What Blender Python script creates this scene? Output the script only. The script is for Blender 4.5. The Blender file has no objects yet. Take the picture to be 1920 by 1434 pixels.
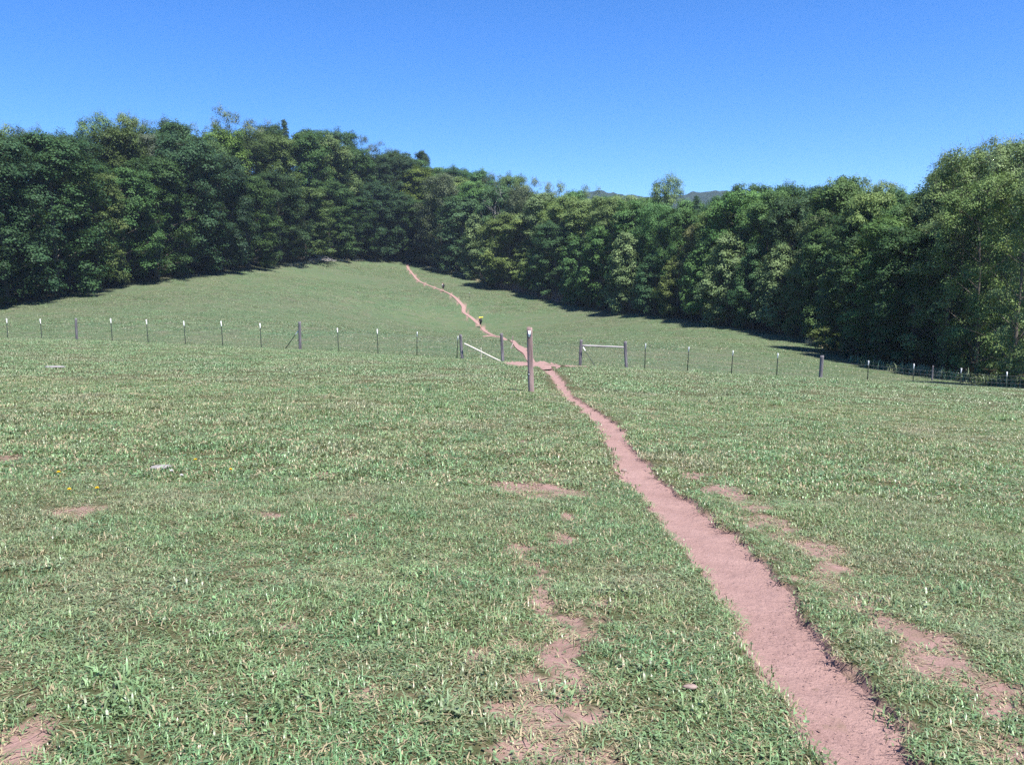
import bpy, math, random
import numpy as np
from mathutils import Vector, Matrix, Quaternion
random.seed(7)
RNG = np.random.default_rng(11)
scene = bpy.context.scene
COL = scene.collection

# ---------------------------------------------------------------- camera
F, W0, H0, HOR = 1628.0, 1920.0, 1434.0, 530.0       # photograph: focal length in pixels, size, eye-level row
EYE = 1.6
PITCH = math.atan((H0 / 2 - HOR) / F)
cam_data = bpy.data.cameras.new('camera')
cam_data.sensor_fit = 'HORIZONTAL'
cam_data.sensor_width = 36.0
cam_data.lens = 36.0 * F / W0
cam_data.clip_start = 0.05
cam_data.clip_end = 20000
cam = bpy.data.objects.new('camera', cam_data)
COL.objects.link(cam)
cam.location = (0, 0, EYE)
cam.rotation_euler = (math.pi / 2 - PITCH, 0, 0)
scene.camera = cam

# ---------------------------------------------------------------- sky and sun
SUN_AZ, SUN_EL = math.radians(140), math.radians(64)  # azimuth clockwise from the view direction (+Y)
world = bpy.data.worlds.new('World')
scene.world = world
world.use_nodes = True
wn, wl = world.node_tree.nodes, world.node_tree.links
wn.clear()
sky = wn.new('ShaderNodeTexSky')
sky.sky_type = 'NISHITA'
sky.sun_disc = False
sky.sun_elevation = SUN_EL
sky.sun_rotation = SUN_AZ
sky.altitude = 900
sky.air_density = 0.8
sky.dust_density = 0.0
sky.ozone_density = 8.0
bg = wn.new('ShaderNodeBackground')
bg.inputs['Strength'].default_value = 0.089
wo = wn.new('ShaderNodeOutputWorld')
sat = wn.new('ShaderNodeHueSaturation')
sat.inputs['Saturation'].default_value = 1.2
sat.inputs['Hue'].default_value = .506
wl.new(sky.outputs['Color'], sat.inputs['Color'])
wl.new(sat.outputs['Color'], bg.inputs['Color'])
wl.new(bg.outputs['Background'], wo.inputs['Surface'])

sun_data = bpy.data.lights.new('sun', 'SUN')
sun_data.energy = 4.2
sun_data.angle = math.radians(0.53)
sun_data.color = (1.0, 0.965, 0.91)
sun = bpy.data.objects.new('sun', sun_data)
COL.objects.link(sun)
S = Vector((math.sin(SUN_AZ) * math.cos(SUN_EL), math.cos(SUN_AZ) * math.cos(SUN_EL), math.sin(SUN_EL)))
sun.rotation_euler = S.to_track_quat('Z', 'Y').to_euler()
sun.location = (40, -10, 60)

vs = scene.view_settings
vs.view_transform = 'Standard'
vs.look = 'None'
vs.exposure = 1.42
vs.gamma = 1.0
scene.cycles.max_bounces = 8
scene.cycles.transmission_bounces = 6
scene.cycles.diffuse_bounces = 4
scene.cycles.use_denoising = False      # fine foliage and turf keep their detail; a little grain stays

# ---------------------------------------------------------------- pixel rays, terrain
cp, sp = math.cos(PITCH), math.sin(PITCH)
def ray(px, py):
    u, v = (px - W0 / 2) / F, (H0 / 2 - py) / F
    return np.array([u, cp + v * sp, -sp + v * cp])
def at(px, py, d):
    r = ray(px, py)
    return np.array([0, 0, EYE]) + r * (d / r[1])

FENCE = [(12, 641, 54), (142, 642, 53), (274, 646, 52.5), (415, 652, 52), (562, 657, 51.5), (707, 665, 51), (858, 673, 50.5),
         (941, 679, 50), (1090, 688, 49.5), (1210, 693, 49), (1374, 707, 48), (1540, 718, 47), (1713, 734, 46.5), (1886, 748, 46)]
EDGE = [(-420, 612, 92), (-200, 600, 100), (0, 578, 112), (200, 545, 135), (400, 515, 160), (580, 490, 195), (700, 487, 220), (770, 492, 228),
        (850, 510, 213), (940, 540, 188), (1050, 565, 163), (1200, 590, 135), (1350, 612, 112), (1500, 634, 97), (1560, 655, 88),
        (1620, 684, 72), (1900, 722, 56.5), (2150, 735, 51)]
HILL = [(0, 633, 70), (100, 636, 66), (300, 641, 66), (500, 648, 64), (700, 655, 64), (900, 656, 66), (1200, 672, 64), (1450, 694, 60),
        (250, 600, 90), (500, 610, 85), (500, 550, 140), (500, 520, 165), (300, 560, 122), (620, 520, 185), (700, 560, 158), (700, 620, 95),
        (900, 614, 145), (831, 549, 172), (765, 505, 215), (900, 640, 105), (1100, 600, 140), (1100, 640, 98), (1350, 650, 80), (1000, 575, 158)]
CREST = [(0, 635, 46), (142, 638, 47), (274, 644, 48), (415, 651, 48.5), (560, 657, 48.5)]
ctrl = [at(*c) for c in FENCE + EDGE + HILL + CREST]
for y in (0, 5, 11, 18, 26, 36):
    for f in (-0.75, -0.4, 0, 0.4, 0.75):
        x = f * (y + 4)
        ctrl.append(np.array([x, y, -0.05 * y - (0.024 if x < 0 else 0.045) * x]))
for p in [(0, -30, 1.6), (-40, -30, 2.5), (40, -30, 0), (-60, 20, .5), (60, 10, -4.5), (-120, 60, 0), (100, 60, -8), (-150, 130, 8), (-120, 200, 19), (-70, 250, 24),
          (-30, 290, 24), (10, 290, 15), (40, 260, 6), (70, 210, 0), (90, 150, -4), (95, 100, -7), (150, 150, -8), (-60, 330, 26), (60, 330, 8), (-200, 300, 24), (200, 300, -4),
          (-250, 100, 6), (200, 50, -10), (0, 380, 16), (-150, -80, 3), (150, -80, -3)]:
    ctrl.append(np.array(p, float))
ctrl = np.array(ctrl)
def _U(r2):
    return 0.5 * r2 * np.log(r2 + 1e-9)
_n = len(ctrl)
_K = _U(((ctrl[:, None, :2] - ctrl[None, :, :2]) ** 2).sum(-1)) + np.eye(_n) * 8.0
_P = np.c_[np.ones(_n), ctrl[:, :2]]
_A = np.block([[_K, _P], [_P.T, np.zeros((3, 3))]])
_w = np.linalg.solve(_A, np.r_[ctrl[:, 2], 0, 0, 0])
def sstep(a, b, x):
    t = np.clip((x - a) / (b - a), 0, 1)
    return t * t * (3 - 2 * t)
def base_h(x, y):
    x, y = np.atleast_1d(np.asarray(x, float)), np.atleast_1d(np.asarray(y, float))
    out = np.empty(x.shape)
    xf, yf, of = x.ravel(), y.ravel(), out.ravel()
    for i in range(0, len(xf), 20000):
        a, b = xf[i:i + 20000], yf[i:i + 20000]
        r2 = (a[:, None] - ctrl[None, :, 0]) ** 2 + (b[:, None] - ctrl[None, :, 1]) ** 2
        of[i:i + 20000] = _U(r2) @ _w[:_n] + _w[_n] + _w[_n + 1] * a + _w[_n + 2] * b
    out = of.reshape(x.shape)
    k = sstep(320, 600, np.hypot(x, y))
    return out * (1 - k) + (-14.0) * k

# value noise
_perm = RNG.random(65536)
def vnoise(x, y, seed=0):
    xi, yi = np.floor(x).astype(np.int64), np.floor(y).astype(np.int64)
    fx, fy = x - xi, y - yi
    fx, fy = fx * fx * (3 - 2 * fx), fy * fy * (3 - 2 * fy)
    def h(a, b):
        return _perm[(a * 73856093 ^ b * 19349663 ^ (seed * 83492791 + 12345)) & 65535]
    return (h(xi, yi) * (1 - fx) + h(xi + 1, yi) * fx) * (1 - fy) + (h(xi, yi + 1) * (1 - fx) + h(xi + 1, yi + 1) * fx) * fy
def fbm(x, y, seed=0, oc=4):
    s, a, t = 0, 1.0, 0
    for k in range(oc):
        s = s + a * vnoise(x * 2 ** k, y * 2 ** k, seed + k * 17)
        t += a
        a *= 0.55
    return s / t

def hit(px, py):
    """where the ray through a photograph pixel meets the terrain"""
    r = ray(px, py)
    d = np.concatenate([np.arange(1.5, 40, .05), np.arange(40, 420, .25)])
    X, Y, Z = r[0] / r[1] * d, d, EYE + r[2] / r[1] * d
    g = Z - base_h(X, Y)
    i = int(np.argmax(g < 0)) if (g < 0).any() else len(d) - 1
    if i > 0 and (g < 0).any():
        t = g[i - 1] / (g[i - 1] - g[i])
        dd = d[i - 1] + t * (d[i] - d[i - 1])
    else:
        dd = d[i]
    return np.array([r[0] / r[1] * dd, dd])

# ---------------------------------------------------------------- the trail (centre line and widths)
TR = [(1760, 1560, 215), (1640, 1434, 185), (1562, 1300, 172), (1472, 1200, 143), (1407, 1100, 122), (1318, 1000, 104), (1252, 940, 86), (1204, 900, 66), (1172, 850, 46),
      (1142, 800, 41), (1106, 770, 33), (1065, 740, 21), (1046, 712, 19), (1032, 697, 17), (1014, 685, 15),
      (990, 670, 12), (976, 657, 12), (966, 646, 8), (946, 636, 6), (924, 629, 6), (905, 616, 6), (893, 604, 7), (881, 594, 6), (870, 586, 6), (869, 576, 6),
      (862, 567, 6), (850, 556, 5), (831, 546, 4.2), (808, 537, 4), (785, 527, 4), (775, 516, 4), (766, 505, 3.6), (763, 496, 3.4)]
tp = np.array([hit(a, b) for a, b, _ in TR])
tw = np.array([c / F * p[1] for (_, _, c), p in zip(TR, tp)])
tw = np.clip(tw * np.interp(tp[:, 1], [4, 12, 20], [1.16, 1.1, 1.0]), 0.28, 0.62)
def catmull(P, n):
    P = np.vstack([2 * P[0] - P[1], P, 2 * P[-1] - P[-2]])
    out = []
    for i in range(1, len(P) - 2):
        for k in range(n):
            t = k / n
            a, b, c, d = P[i - 1], P[i], P[i + 1], P[i + 2]
            out.append(.5 * ((2 * b) + (-a + c) * t + (2 * a - 5 * b + 4 * c - d) * t * t + (-a + 3 * b - 3 * c + d) * t ** 3))
    out.append(P[-2])
    return np.array(out)
tline = catmull(np.c_[tp, tw], 10)
TX = tline[:, :2]
def trail_dist(x, y):
    """distance from the trail's edge (negative inside), and the side (+ right)"""
    x, y = np.asarray(x, float).ravel(), np.asarray(y, float).ravel()
    ox, oy = x, y
    o_ = np.argsort(TX[:, 1])
    dx = ox - np.interp(oy, TX[o_, 1], TX[o_, 0])
    best, side = np.abs(dx), np.where(dx > 0, 1.0, -1.0)
    best = np.maximum(best * .7, np.abs(np.minimum(0, oy - TX[0, 1])) + np.abs(np.maximum(0, oy - TX[-1, 1])))
    sel = np.nonzero((np.abs(dx) < 6 + .08 * np.abs(oy)) & (oy > TX[0, 1] - 6) & (oy < TX[-1, 1] + 8))[0]
    x, y = ox[sel], oy[sel]
    A, B, Wd = TX[:-1], TX[1:], tline[:-1, 2]
    D = B - A
    L2 = (D ** 2).sum(1) + 1e-12
    for i in range(0, len(x), 8000):
        p = np.c_[x[i:i + 8000], y[i:i + 8000]]
        v = p[:, None, :] - A[None]
        t = np.clip((v * D[None]).sum(-1) / L2, 0, 1)
        q = v - t[..., None] * D[None]
        dd = np.sqrt((q ** 2).sum(-1)) - Wd[None] / 2
        j = dd.argmin(1)
        k = np.arange(len(p))
        best[sel[i:i + 8000]] = dd[k, j]
        side[sel[i:i + 8000]] = np.sign(D[j, 1] * v[k, j, 0] - D[j, 0] * v[k, j, 1])
    e = np.zeros(len(ox))
    e[sel] = 0.085 * (fbm(x * 4.5, y * 4.5, 5, 4) - .5) * 2 + .05 * (fbm(x * 1.1, y * 1.1, 6, 2) - .5)
    return best + e, side

# bare ground patches: pixel centre and half sizes
BARE = [(1000, 915, 55, 17), (1065, 922, 32, 8), (980, 1040, 26, 12), (1015, 1075, 16, 9), (1020, 1105, 16, 14), (1080, 1178, 46, 26), (1150, 1135, 24, 8), (895, 1235, 26, 10),
        (968, 1215, 14, 8), (1075, 1262, 36, 26), (985, 1285, 36, 13), (875, 1300, 24, 12), (1000, 1355, 55, 25), (1110, 1360, 52, 20), (980, 1405, 55, 22), (1120, 1415, 55, 18),
        (145, 955, 36, 8), (20, 1395, 55, 34), (620, 1420, 26, 10), (970, 825, 11, 4), (15, 857, 16, 4), (1300, 887, 26, 6), (1392, 937, 32, 12), (1432, 980, 36, 15), (1540, 1030, 46, 20),
        (1545, 1085, 42, 15), (1620, 1125, 36, 20), (1700, 1185, 44, 26), (1760, 1215, 46, 20), (1790, 1265, 62, 25), (1855, 1300, 52, 30), (1880, 1335, 52, 20), (1895, 1410, 44, 28),
        (600, 887, 22, 5), (500, 967, 22, 5), (690, 1292, 22, 9), (450, 1355, 20, 8), (1215, 900, 14, 5), (1340, 905, 20, 5), (1060, 965, 14, 6), (1050, 1010, 20, 7), (650, 965, 22, 5),
        (60, 1330, 18, 8), (540, 1180, 18, 6), (1480, 1060, 18, 8), (1660, 1095, 12, 6), (1465, 1005, 30, 13), (1500, 1020, 30, 12), (1580, 1060, 34, 14), (1655, 1152, 30, 18), (1640, 1120, 26, 12), (1735, 1235, 50, 18), (1820, 1285, 50, 20), (1345, 915, 24, 6), (1410, 955, 24, 9),
        (1030, 1140, 22, 14), (1060, 1220, 30, 16), (1030, 1320, 40, 16), (940, 1330, 26, 12), (1050, 1385, 50, 16), (1040, 920, 30, 8)]
bpos = []
for (a, b, rx, ry) in BARE:
    c = hit(a, b)
    far, near = hit(a, b - ry), hit(a, b + ry)
    bpos.append((c[0], c[1], 1.3 * rx / F * c[1], 1.35 * max(.03, abs(far[1] - near[1]) / 2)))
bpos = np.array(bpos)
def bare(x, y):
    x, y = np.asarray(x, float).ravel(), np.asarray(y, float).ravel()
    m = np.zeros(len(x))
    n = fbm(x * 6, y * 6, 3, 4)
    for cx, cy, rx, ry in bpos:
        sel = (np.abs(x - cx) < 2 * rx) & (np.abs(y - cy) < 2 * ry)
        if sel.any():
            q = np.sqrt(((x[sel] - cx) / rx) ** 2 + ((y[sel] - cy) / ry) ** 2)
            m[sel] = np.maximum(m[sel], sstep(1.5, .3, q + (n[sel] - .5) * 2.6))
    return m

def ground_h(x, y, with_path=True):
    x, y = np.asarray(x, float).ravel(), np.asarray(y, float).ravel()
    z = base_h(x, y)
    r = np.hypot(x, y)
    fade = sstep(90, 25, r)
    bump = (fbm(x * .9, y * .9, 21, 3) - .5) * .10 + (fbm(x * 5, y * 5, 31, 2) - .5) * .03
    bump2 = (fbm(x * .05, y * .05, 41, 2) - .5) * .25 * sstep(6, 60, r)
    if with_path:
        td, sd = trail_dist(x, y)
        near = sstep(.02, .9, td)
        bank = np.where(sd > 0, .045, .024) * sstep(75, 30, r) + .004
        carve = sstep(.035, -.03, td) * (bank + .03) - np.where(sd > 0, .016, .003) * sstep(.3, .05, td) * sstep(40, 20, r)
        z = z + bump * fade * (.25 + .75 * near) + bump2 - carve - .015 * bare(x, y)
    else:
        z = z + bump * fade + bump2
    return z
def gz(x, y):
    return float(ground_h([x], [y])[0])

# ---------------------------------------------------------------- mesh helpers
def mesh_np(name, verts, faces, mat=None, smooth=False, attrs=None):
    """faces: int array (n,3) or (n,4)"""
    me = bpy.data.meshes.new(name)
    verts = np.asarray(verts, np.float32)
    faces = np.asarray(faces, np.int32)
    n, k = faces.shape
    me.vertices.add(len(verts))
    me.vertices.foreach_set('co', verts.ravel())
    me.loops.add(n * k)
    me.loops.foreach_set('vertex_index', faces.ravel())
    me.polygons.add(n)
    me.polygons.foreach_set('loop_start', np.arange(0, n * k, k, dtype=np.int32))
    if smooth:
        me.polygons.foreach_set('use_smooth', np.ones(n, bool))
    for nm, val in (attrs or {}).items():
        at_ = me.attributes.new(nm, 'FLOAT', 'POINT')
        at_.data.foreach_set('value', np.asarray(val, np.float32))
    me.update(calc_edges=True)
    me.validate()
    if mat:
        me.materials.append(mat)
    return me
def obj(name, me, parent=None, loc=None):
    o = bpy.data.objects.new(name, me)
    COL.objects.link(o)
    if parent is not None:
        o.parent = parent
    if loc is not None:
        o.location = loc
    return o
def empty(name, loc, label, cat, group=None):
    o = bpy.data.objects.new(name, None)
    o.empty_display_size = .3
    COL.objects.link(o)
    o.location = loc
    return tag(o, label, cat, group)
def tag(o, label, cat, group=None, kind=None):
    if label: o['label'] = label
    if cat: o['category'] = cat
    if group: o['group'] = group
    if kind: o['kind'] = kind
    return o

class MB:
    """collects tubes and boxes for one mesh (triangles and quads as triangles)"""
    def __init__(s):
        s.v, s.f = [], []
    def tube(s, pts, rad, n=6, cap=True):
        pts = [Vector(p) for p in pts]
        if not hasattr(rad, '__len__'):
            rad = [rad] * len(pts)
        b0 = len(s.v)
        ref = Vector((0, 0, 1))
        d0 = (pts[-1] - pts[0]).normalized()
        if abs(d0.dot(ref)) > .9:
            ref = Vector((1, 0, 0))
        for i, p in enumerate(pts):
            d = (pts[min(i + 1, len(pts) - 1)] - pts[max(i - 1, 0)])
            d = d.normalized() if d.length > 1e-9 else d0
            a = d.cross(ref).normalized()
            b = d.cross(a)
            for k in range(n):
                t = 2 * math.pi * k / n
                s.v.append(p + (a * math.cos(t) + b * math.sin(t)) * rad[i])
        for i in range(len(pts) - 1):
            for k in range(n):
                q = [b0 + i * n + k, b0 + i * n + (k + 1) % n, b0 + (i + 1) * n + (k + 1) % n, b0 + (i + 1) * n + k]
                s.f.append((q[0], q[1], q[2])); s.f.append((q[0], q[2], q[3]))
        if cap:
            for i, sgn in ((0, 1), (len(pts) - 1, -1)):
                c = len(s.v)
                s.v.append(pts[i])
                for k in range(n):
                    t = (b0 + i * n + k, b0 + i * n + (k + 1) % n, c)
                    s.f.append(t if sgn < 0 else t[::-1])
    def prism(s, poly, z0, z1, top=None):
        """polygon in xy extruded from z0 to z1"""
        b0, n = len(s.v), len(poly)
        for z in (z0, z1):
            for x, y in (poly if z == z0 or top is None else top):
                s.v.append(Vector((x, y, z)))
        for k in range(n):
            a, b, c, d = b0 + k, b0 + (k + 1) % n, b0 + n + (k + 1) % n, b0 + n + k
            s.f.append((a, b, c)); s.f.append((a, c, d))
        for z, o in ((0, 0), (1, n)):
            c = len(s.v)
            m = [s.v[b0 + o + k] for k in range(n)]
            s.v.append(sum(m, Vector()) / n)
            for k in range(n):
                t = (b0 + o + k, b0 + o + (k + 1) % n, c)
                s.f.append(t if z else t[::-1])
    def box(s, c, h, M=None):
        b0 = len(s.v)
        for sx in (-1, 1):
            for sy in (-1, 1):
                for sz in (-1, 1):
                    p = Vector((sx * h[0], sy * h[1], sz * h[2]))
                    s.v.append(Vector(c) + (M @ p if M else p))
        for q in ((0, 1, 3, 2), (4, 6, 7, 5), (0, 4, 5, 1), (2, 3, 7, 6), (0, 2, 6, 4), (1, 5, 7, 3)):
            a, b, c2, d = [b0 + i for i in q]
            s.f.append((a, b, c2)); s.f.append((a, c2, d))
    def mesh(s, name, mat, smooth=False):
        return mesh_np(name, np.array([tuple(p) for p in s.v]), np.array(s.f), mat, smooth)

# ---------------------------------------------------------------- materials
def new_mat(name):
    m = bpy.data.materials.new(name)
    m.use_nodes = True
    nt = m.node_tree
    nt.nodes.clear()
    out = nt.nodes.new('ShaderNodeOutputMaterial')
    return m, nt, out
def N(nt, kind, **kw):
    n = nt.nodes.new('ShaderNode' + kind)
    ins = kw.pop('ins', {})
    for k, v in kw.items():
        setattr(n, k, v)
    for k, v in ins.items():
        if hasattr(v, 'links') or isinstance(v, bpy.types.NodeSocket):
            nt.links.new(v, n.inputs[k])
        else:
            n.inputs[k].default_value = v
    return n
def mixc(nt, fac, a, b, blend='MIX'):
    n = nt.nodes.new('ShaderNodeMix')
    n.data_type = 'RGBA'
    n.blend_type = blend
    for i, v in ((0, fac), (6, a), (7, b)):
        if isinstance(v, bpy.types.NodeSocket):
            nt.links.new(v, n.inputs[i])
        else:
            n.inputs[i].default_value = v if i == 0 else (*v, 1) if len(v) == 3 else v
    return n.outputs[2]
def math_n(nt, op, a, b=0.0, clamp=False):
    n = nt.nodes.new('ShaderNodeMath')
    n.operation = op
    n.use_clamp = clamp
    for i, v in ((0, a), (1, b)):
        if isinstance(v, bpy.types.NodeSocket):
            nt.links.new(v, n.inputs[i])
        else:
            n.inputs[i].default_value = v
    return n.outputs[0]
def maprange(nt, v, a, b, c=0.0, d=1.0):
    n = nt.nodes.new('ShaderNodeMapRange')
    nt.links.new(v, n.inputs[0])
    for i, x in enumerate((a, b, c, d)):
        n.inputs[i + 1].default_value = x
    return n.outputs[0]
def noise(nt, vec, scale, detail=3, rough=.55):
    n = N(nt, 'TexNoise', ins={'Scale': scale, 'Detail': detail, 'Roughness': rough})
    if vec is not None:
        nt.links.new(vec, n.inputs['Vector'])
    return n.outputs['Fac']
def ramp(nt, fac, stops):
    n = nt.nodes.new('ShaderNodeValToRGB')
    nt.links.new(fac, n.inputs[0])
    e = n.color_ramp.elements
    while len(e) < len(stops):
        e.new(.5)
    for s, (p, c) in zip(e, stops):
        s.position = p
        s.color = (*c, 1)
    return n.outputs[0]
def principled(nt, out, color, rough=.8, spec=.3, normal=None):
    b = nt.nodes.new('ShaderNodeBsdfPrincipled')
    for k, v in (('Base Color', color), ('Roughness', rough), ('Specular IOR Level', spec), ('Normal', normal)):
        if v is None:
            continue
        if isinstance(v, bpy.types.NodeSocket):
            nt.links.new(v, b.inputs[k])
        else:
            b.inputs[k].default_value = (*v, 1) if k == 'Base Color' else v
    nt.links.new(b.outputs[0], out.inputs['Surface'])
    return b
def bump(nt, h, strength=.4, dist=.02):
    return N(nt, 'Bump', ins={'Strength': strength, 'Distance': dist, 'Height': h}).outputs[0]

SOIL_A, SOIL_B = (.25, .154, .136), (.345, .220, .196)
def soil_colour(nt, pos):
    n1 = noise(nt, pos, 3.0, 5, .6)
    n2 = noise(nt, pos, 60, 4, .7)
    c = mixc(nt, maprange(nt, n1, .3, .7), SOIL_A, SOIL_B)
    return mixc(nt, maprange(nt, n2, .35, .75, 0, .55), c, (.145, .088, .077)), n2

def grass_tint(nt, pos):
    """large-scale colour of the sward: greener and drier patches, shared by turf and blades"""
    n1 = noise(nt, pos, .16, 4, .6)
    n2 = noise(nt, pos, 1.3, 4, .6)
    g = ramp(nt, n1, [(.28, (.142, .236, .104)), (.46, (.182, .255, .116)), (.6, (.222, .266, .130)), (.74, (.265, .265, .150))])
    n0 = noise(nt, pos, .5, 3, .6)
    g = mixc(nt, maprange(nt, n2, .38, .66, 0, .75), g, (.114, .216, .098))
    return mixc(nt, maprange(nt, n0, .5, .72, 0, .75), g, (.250, .240, .155))

def turf_material():
    m, nt, out = new_mat('turf')
    pos = N(nt, 'NewGeometry').outputs['Position']
    g = grass_tint(nt, pos)
    n3 = noise(nt, pos, 14, 4, .65)
    n4 = noise(nt, pos, 90, 3, .7)
    thatch = mixc(nt, maprange(nt, n3, .35, .7), (.045, .055, .024), (.13, .105, .06))
    # close by the sward is made of blades over thatch; far away the turf is blades and thatch in one
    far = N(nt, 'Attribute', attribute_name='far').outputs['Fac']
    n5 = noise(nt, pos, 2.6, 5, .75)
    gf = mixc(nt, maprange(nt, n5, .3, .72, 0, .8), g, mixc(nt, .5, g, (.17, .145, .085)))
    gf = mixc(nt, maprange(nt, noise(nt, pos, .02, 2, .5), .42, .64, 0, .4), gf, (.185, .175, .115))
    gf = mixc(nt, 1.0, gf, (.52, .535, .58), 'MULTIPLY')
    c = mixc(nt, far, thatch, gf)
    c = mixc(nt, maprange(nt, n4, .4, .8, 0, .5), c, (.05, .07, .025))
    sc, sn = soil_colour(nt, pos)
    so = N(nt, 'Attribute', attribute_name='soil').outputs['Fac']
    k = math_n(nt, 'ADD', so, maprange(nt, n3, .3, .7, -.25, .25), True)
    sc = mixc(nt, maprange(nt, noise(nt, pos, 7, 4, .7), .4, .65, 0, .6), sc, (.155, .115, .075))
    c = mixc(nt, maprange(nt, k, .15, .8), c, sc)
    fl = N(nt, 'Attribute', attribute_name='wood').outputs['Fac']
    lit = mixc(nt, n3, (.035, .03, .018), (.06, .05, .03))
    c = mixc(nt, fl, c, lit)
    nb = bump(nt, math_n(nt, 'ADD', n4, math_n(nt, 'MULTIPLY', n3, 2.0)), .6, .03)
    principled(nt, out, c, .95, .1, nb)
    return m
def soil_material(name='trail_soil'):
    m, nt, out = new_mat(name)
    pos = N(nt, 'NewGeometry').outputs['Position']
    c, n2 = soil_colour(nt, pos)
    n3 = noise(nt, pos, 220, 3, .7)
    c = mixc(nt, maprange(nt, n3, .58, .72, 0, .7), c, (.11, .075, .06))
    n6 = noise(nt, pos, 1.1, 3, .6)
    c = mixc(nt, maprange(nt, n6, .35, .7, 0, .45), c, (.345, .225, .198))
    h = math_n(nt, 'ADD', math_n(nt, 'MULTIPLY', noise(nt, pos, 12, 4, .6), 2.0), n2)
    principled(nt, out, c, .95, .1, bump(nt, h, .9, .02))
    return m
def blade_material(name, light=1.0, trans=.32, spread=.5):
    m, nt, out = new_mat(name)
    pos = N(nt, 'NewGeometry').outputs['Position']
    g = grass_tint(nt, pos)
    t = N(nt, 'Attribute', attribute_name='tone').outputs['Fac']
    rnd = N(nt, 'ObjectInfo').outputs['Random']
    k = maprange(nt, t, 0, .8, (1.1 - spread) * light, (1.1 + spread) * light)
    k = math_n(nt, 'MULTIPLY', k, maprange(nt, rnd, 0, 1, .7, 1.35))
    hs = N(nt, 'HueSaturation', ins={'Color': g, 'Value': k, 'Hue': .5, 'Saturation': 1.0})
    nt.links.new(maprange(nt, rnd, 0, 1, .462, .522), hs.inputs['Hue'])
    c = mixc(nt, maprange(nt, t, .86, .92), hs.outputs[0], (.42, .345, .215))
    b = nt.nodes.new('ShaderNodeBsdfPrincipled')
    b.inputs['Roughness'].default_value = .38
    b.inputs['Specular IOR Level'].default_value = .5
    nt.links.new(c, b.inputs['Base Color'])
    tr = nt.nodes.new('ShaderNodeBsdfTranslucent')
    nt.links.new(mixc(nt, .5, c, (.20, .27, .05)), tr.inputs['Color'])
    mx = nt.nodes.new('ShaderNodeMixShader')
    mx.inputs[0].default_value = trans
    nt.links.new(b.outputs[0], mx.inputs[1])
    nt.links.new(tr.outputs[0], mx.inputs[2])
    nt.links.new(mx.outputs[0], out.inputs['Surface'])
    return m
def leaf_material():
    m, nt, out = new_mat('tree_leaf')
    oi = N(nt, 'ObjectInfo')
    t = N(nt, 'Attribute', attribute_name='tone').outputs['Fac']
    pos = N(nt, 'TexCoord').outputs['Object']
    n1 = noise(nt, pos, .35, 3)
    k = math_n(nt, 'MULTIPLY', maprange(nt, t, 0, 1, .6, 1.4), maprange(nt, n1, .3, .7, .8, 1.2))
    hs = N(nt, 'HueSaturation', ins={'Color': oi.outputs['Color'], 'Value': k})
    nt.links.new(maprange(nt, t, 0, 1, .52, .48), hs.inputs['Hue'])
    b = nt.nodes.new('ShaderNodeBsdfPrincipled')
    b.inputs['Roughness'].default_value = .55
    b.inputs['Specular IOR Level'].default_value = .15
    nt.links.new(hs.outputs[0], b.inputs['Base Color'])
    tr = nt.nodes.new('ShaderNodeBsdfTranslucent')
    nt.links.new(mixc(nt, .45, hs.outputs[0], (.16, .22, .035)), tr.inputs['Color'])
    mx = nt.nodes.new('ShaderNodeMixShader')
    mx.inputs[0].default_value = .2
    nt.links.new(b.outputs[0], mx.inputs[1])
    nt.links.new(tr.outputs[0], mx.inputs[2])
    nt.links.new(mx.outputs[0], out.inputs['Surface'])
    return m
def simple(name, a, b, scale=8, rough=.8, spec=.3, stretch=None, bumps=.3):
    m, nt, out = new_mat(name)
    v = N(nt, 'TexCoord').outputs['Object']
    if stretch:
        mp = N(nt, 'Mapping', ins={'Scale': stretch})
        nt.links.new(v, mp.inputs[0])
        v = mp.outputs[0]
    n = noise(nt, v, scale, 4, .65)
    c = mixc(nt, maprange(nt, n, .35, .68), a, b)
    principled(nt, out, c, rough, spec, bump(nt, n, bumps, .01))
    return m

M = {}
M['turf'] = turf_material()
M['soil'] = soil_material()
M['blade'] = blade_material('grass_blade')
M['blade_far'] = blade_material('grass_blade_far', .94, .2, .3)
M['blade_hill'] = blade_material('grass_blade_hill', .74, .2, .35)
M['leaf'] = leaf_material()
M['bark'] = simple('bark', (.07, .058, .048), (.17, .145, .12), 3, .9, .1, (1, 1, .25))
M['bark_pale'] = simple('bark_pale', (.32, .30, .28), (.52, .49, .46), 3, .9, .1, (1, 1, .25))
M['weathered'] = simple('weathered_wood', (.055, .05, .058), (.24, .22, .23), 20, .85, .2, (1, 1, .06), .6)
M['post_red'] = simple('worn_post_wood', (.15, .10, .095), (.42, .295, .265), 20, .85, .2, (1, 1, .05), .6)
M['pale_wood'] = simple('peeled_pole', (.46, .41, .34), (.64, .60, .52), 6, .7, .3, (.3, 1, 1))
M['rail'] = simple('grey_rail_wood', (.25, .23, .22), (.42, .39, .37), 8, .8, .2, (.1, 1, 1))
M['steel'] = simple('green_steel', (.012, .024, .014), (.022, .034, .02), 20, .55, .4)
M['white'] = simple('white_paint', (.78, .78, .77), (.82, .82, .81), 12, .5, .4)
M['wire'] = simple('galvanised_wire', (.22, .22, .22), (.34, .34, .34), 5, .5, .5)
M['stone'] = simple('stone', (.20, .145, .125), (.30, .225, .20), 22, .9, .2)
M['grey_stone'] = simple('grey_dung', (.17, .155, .15), (.28, .26, .255), 25, .95, .1)
M['yellow'] = simple('dandelion_yellow', (.80, .55, .02), (.85, .65, .04), 30, .6, .2)
M['clover'] = simple('clover_white', (.66, .64, .62), (.8, .78, .76), 30, .7, .2)
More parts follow.
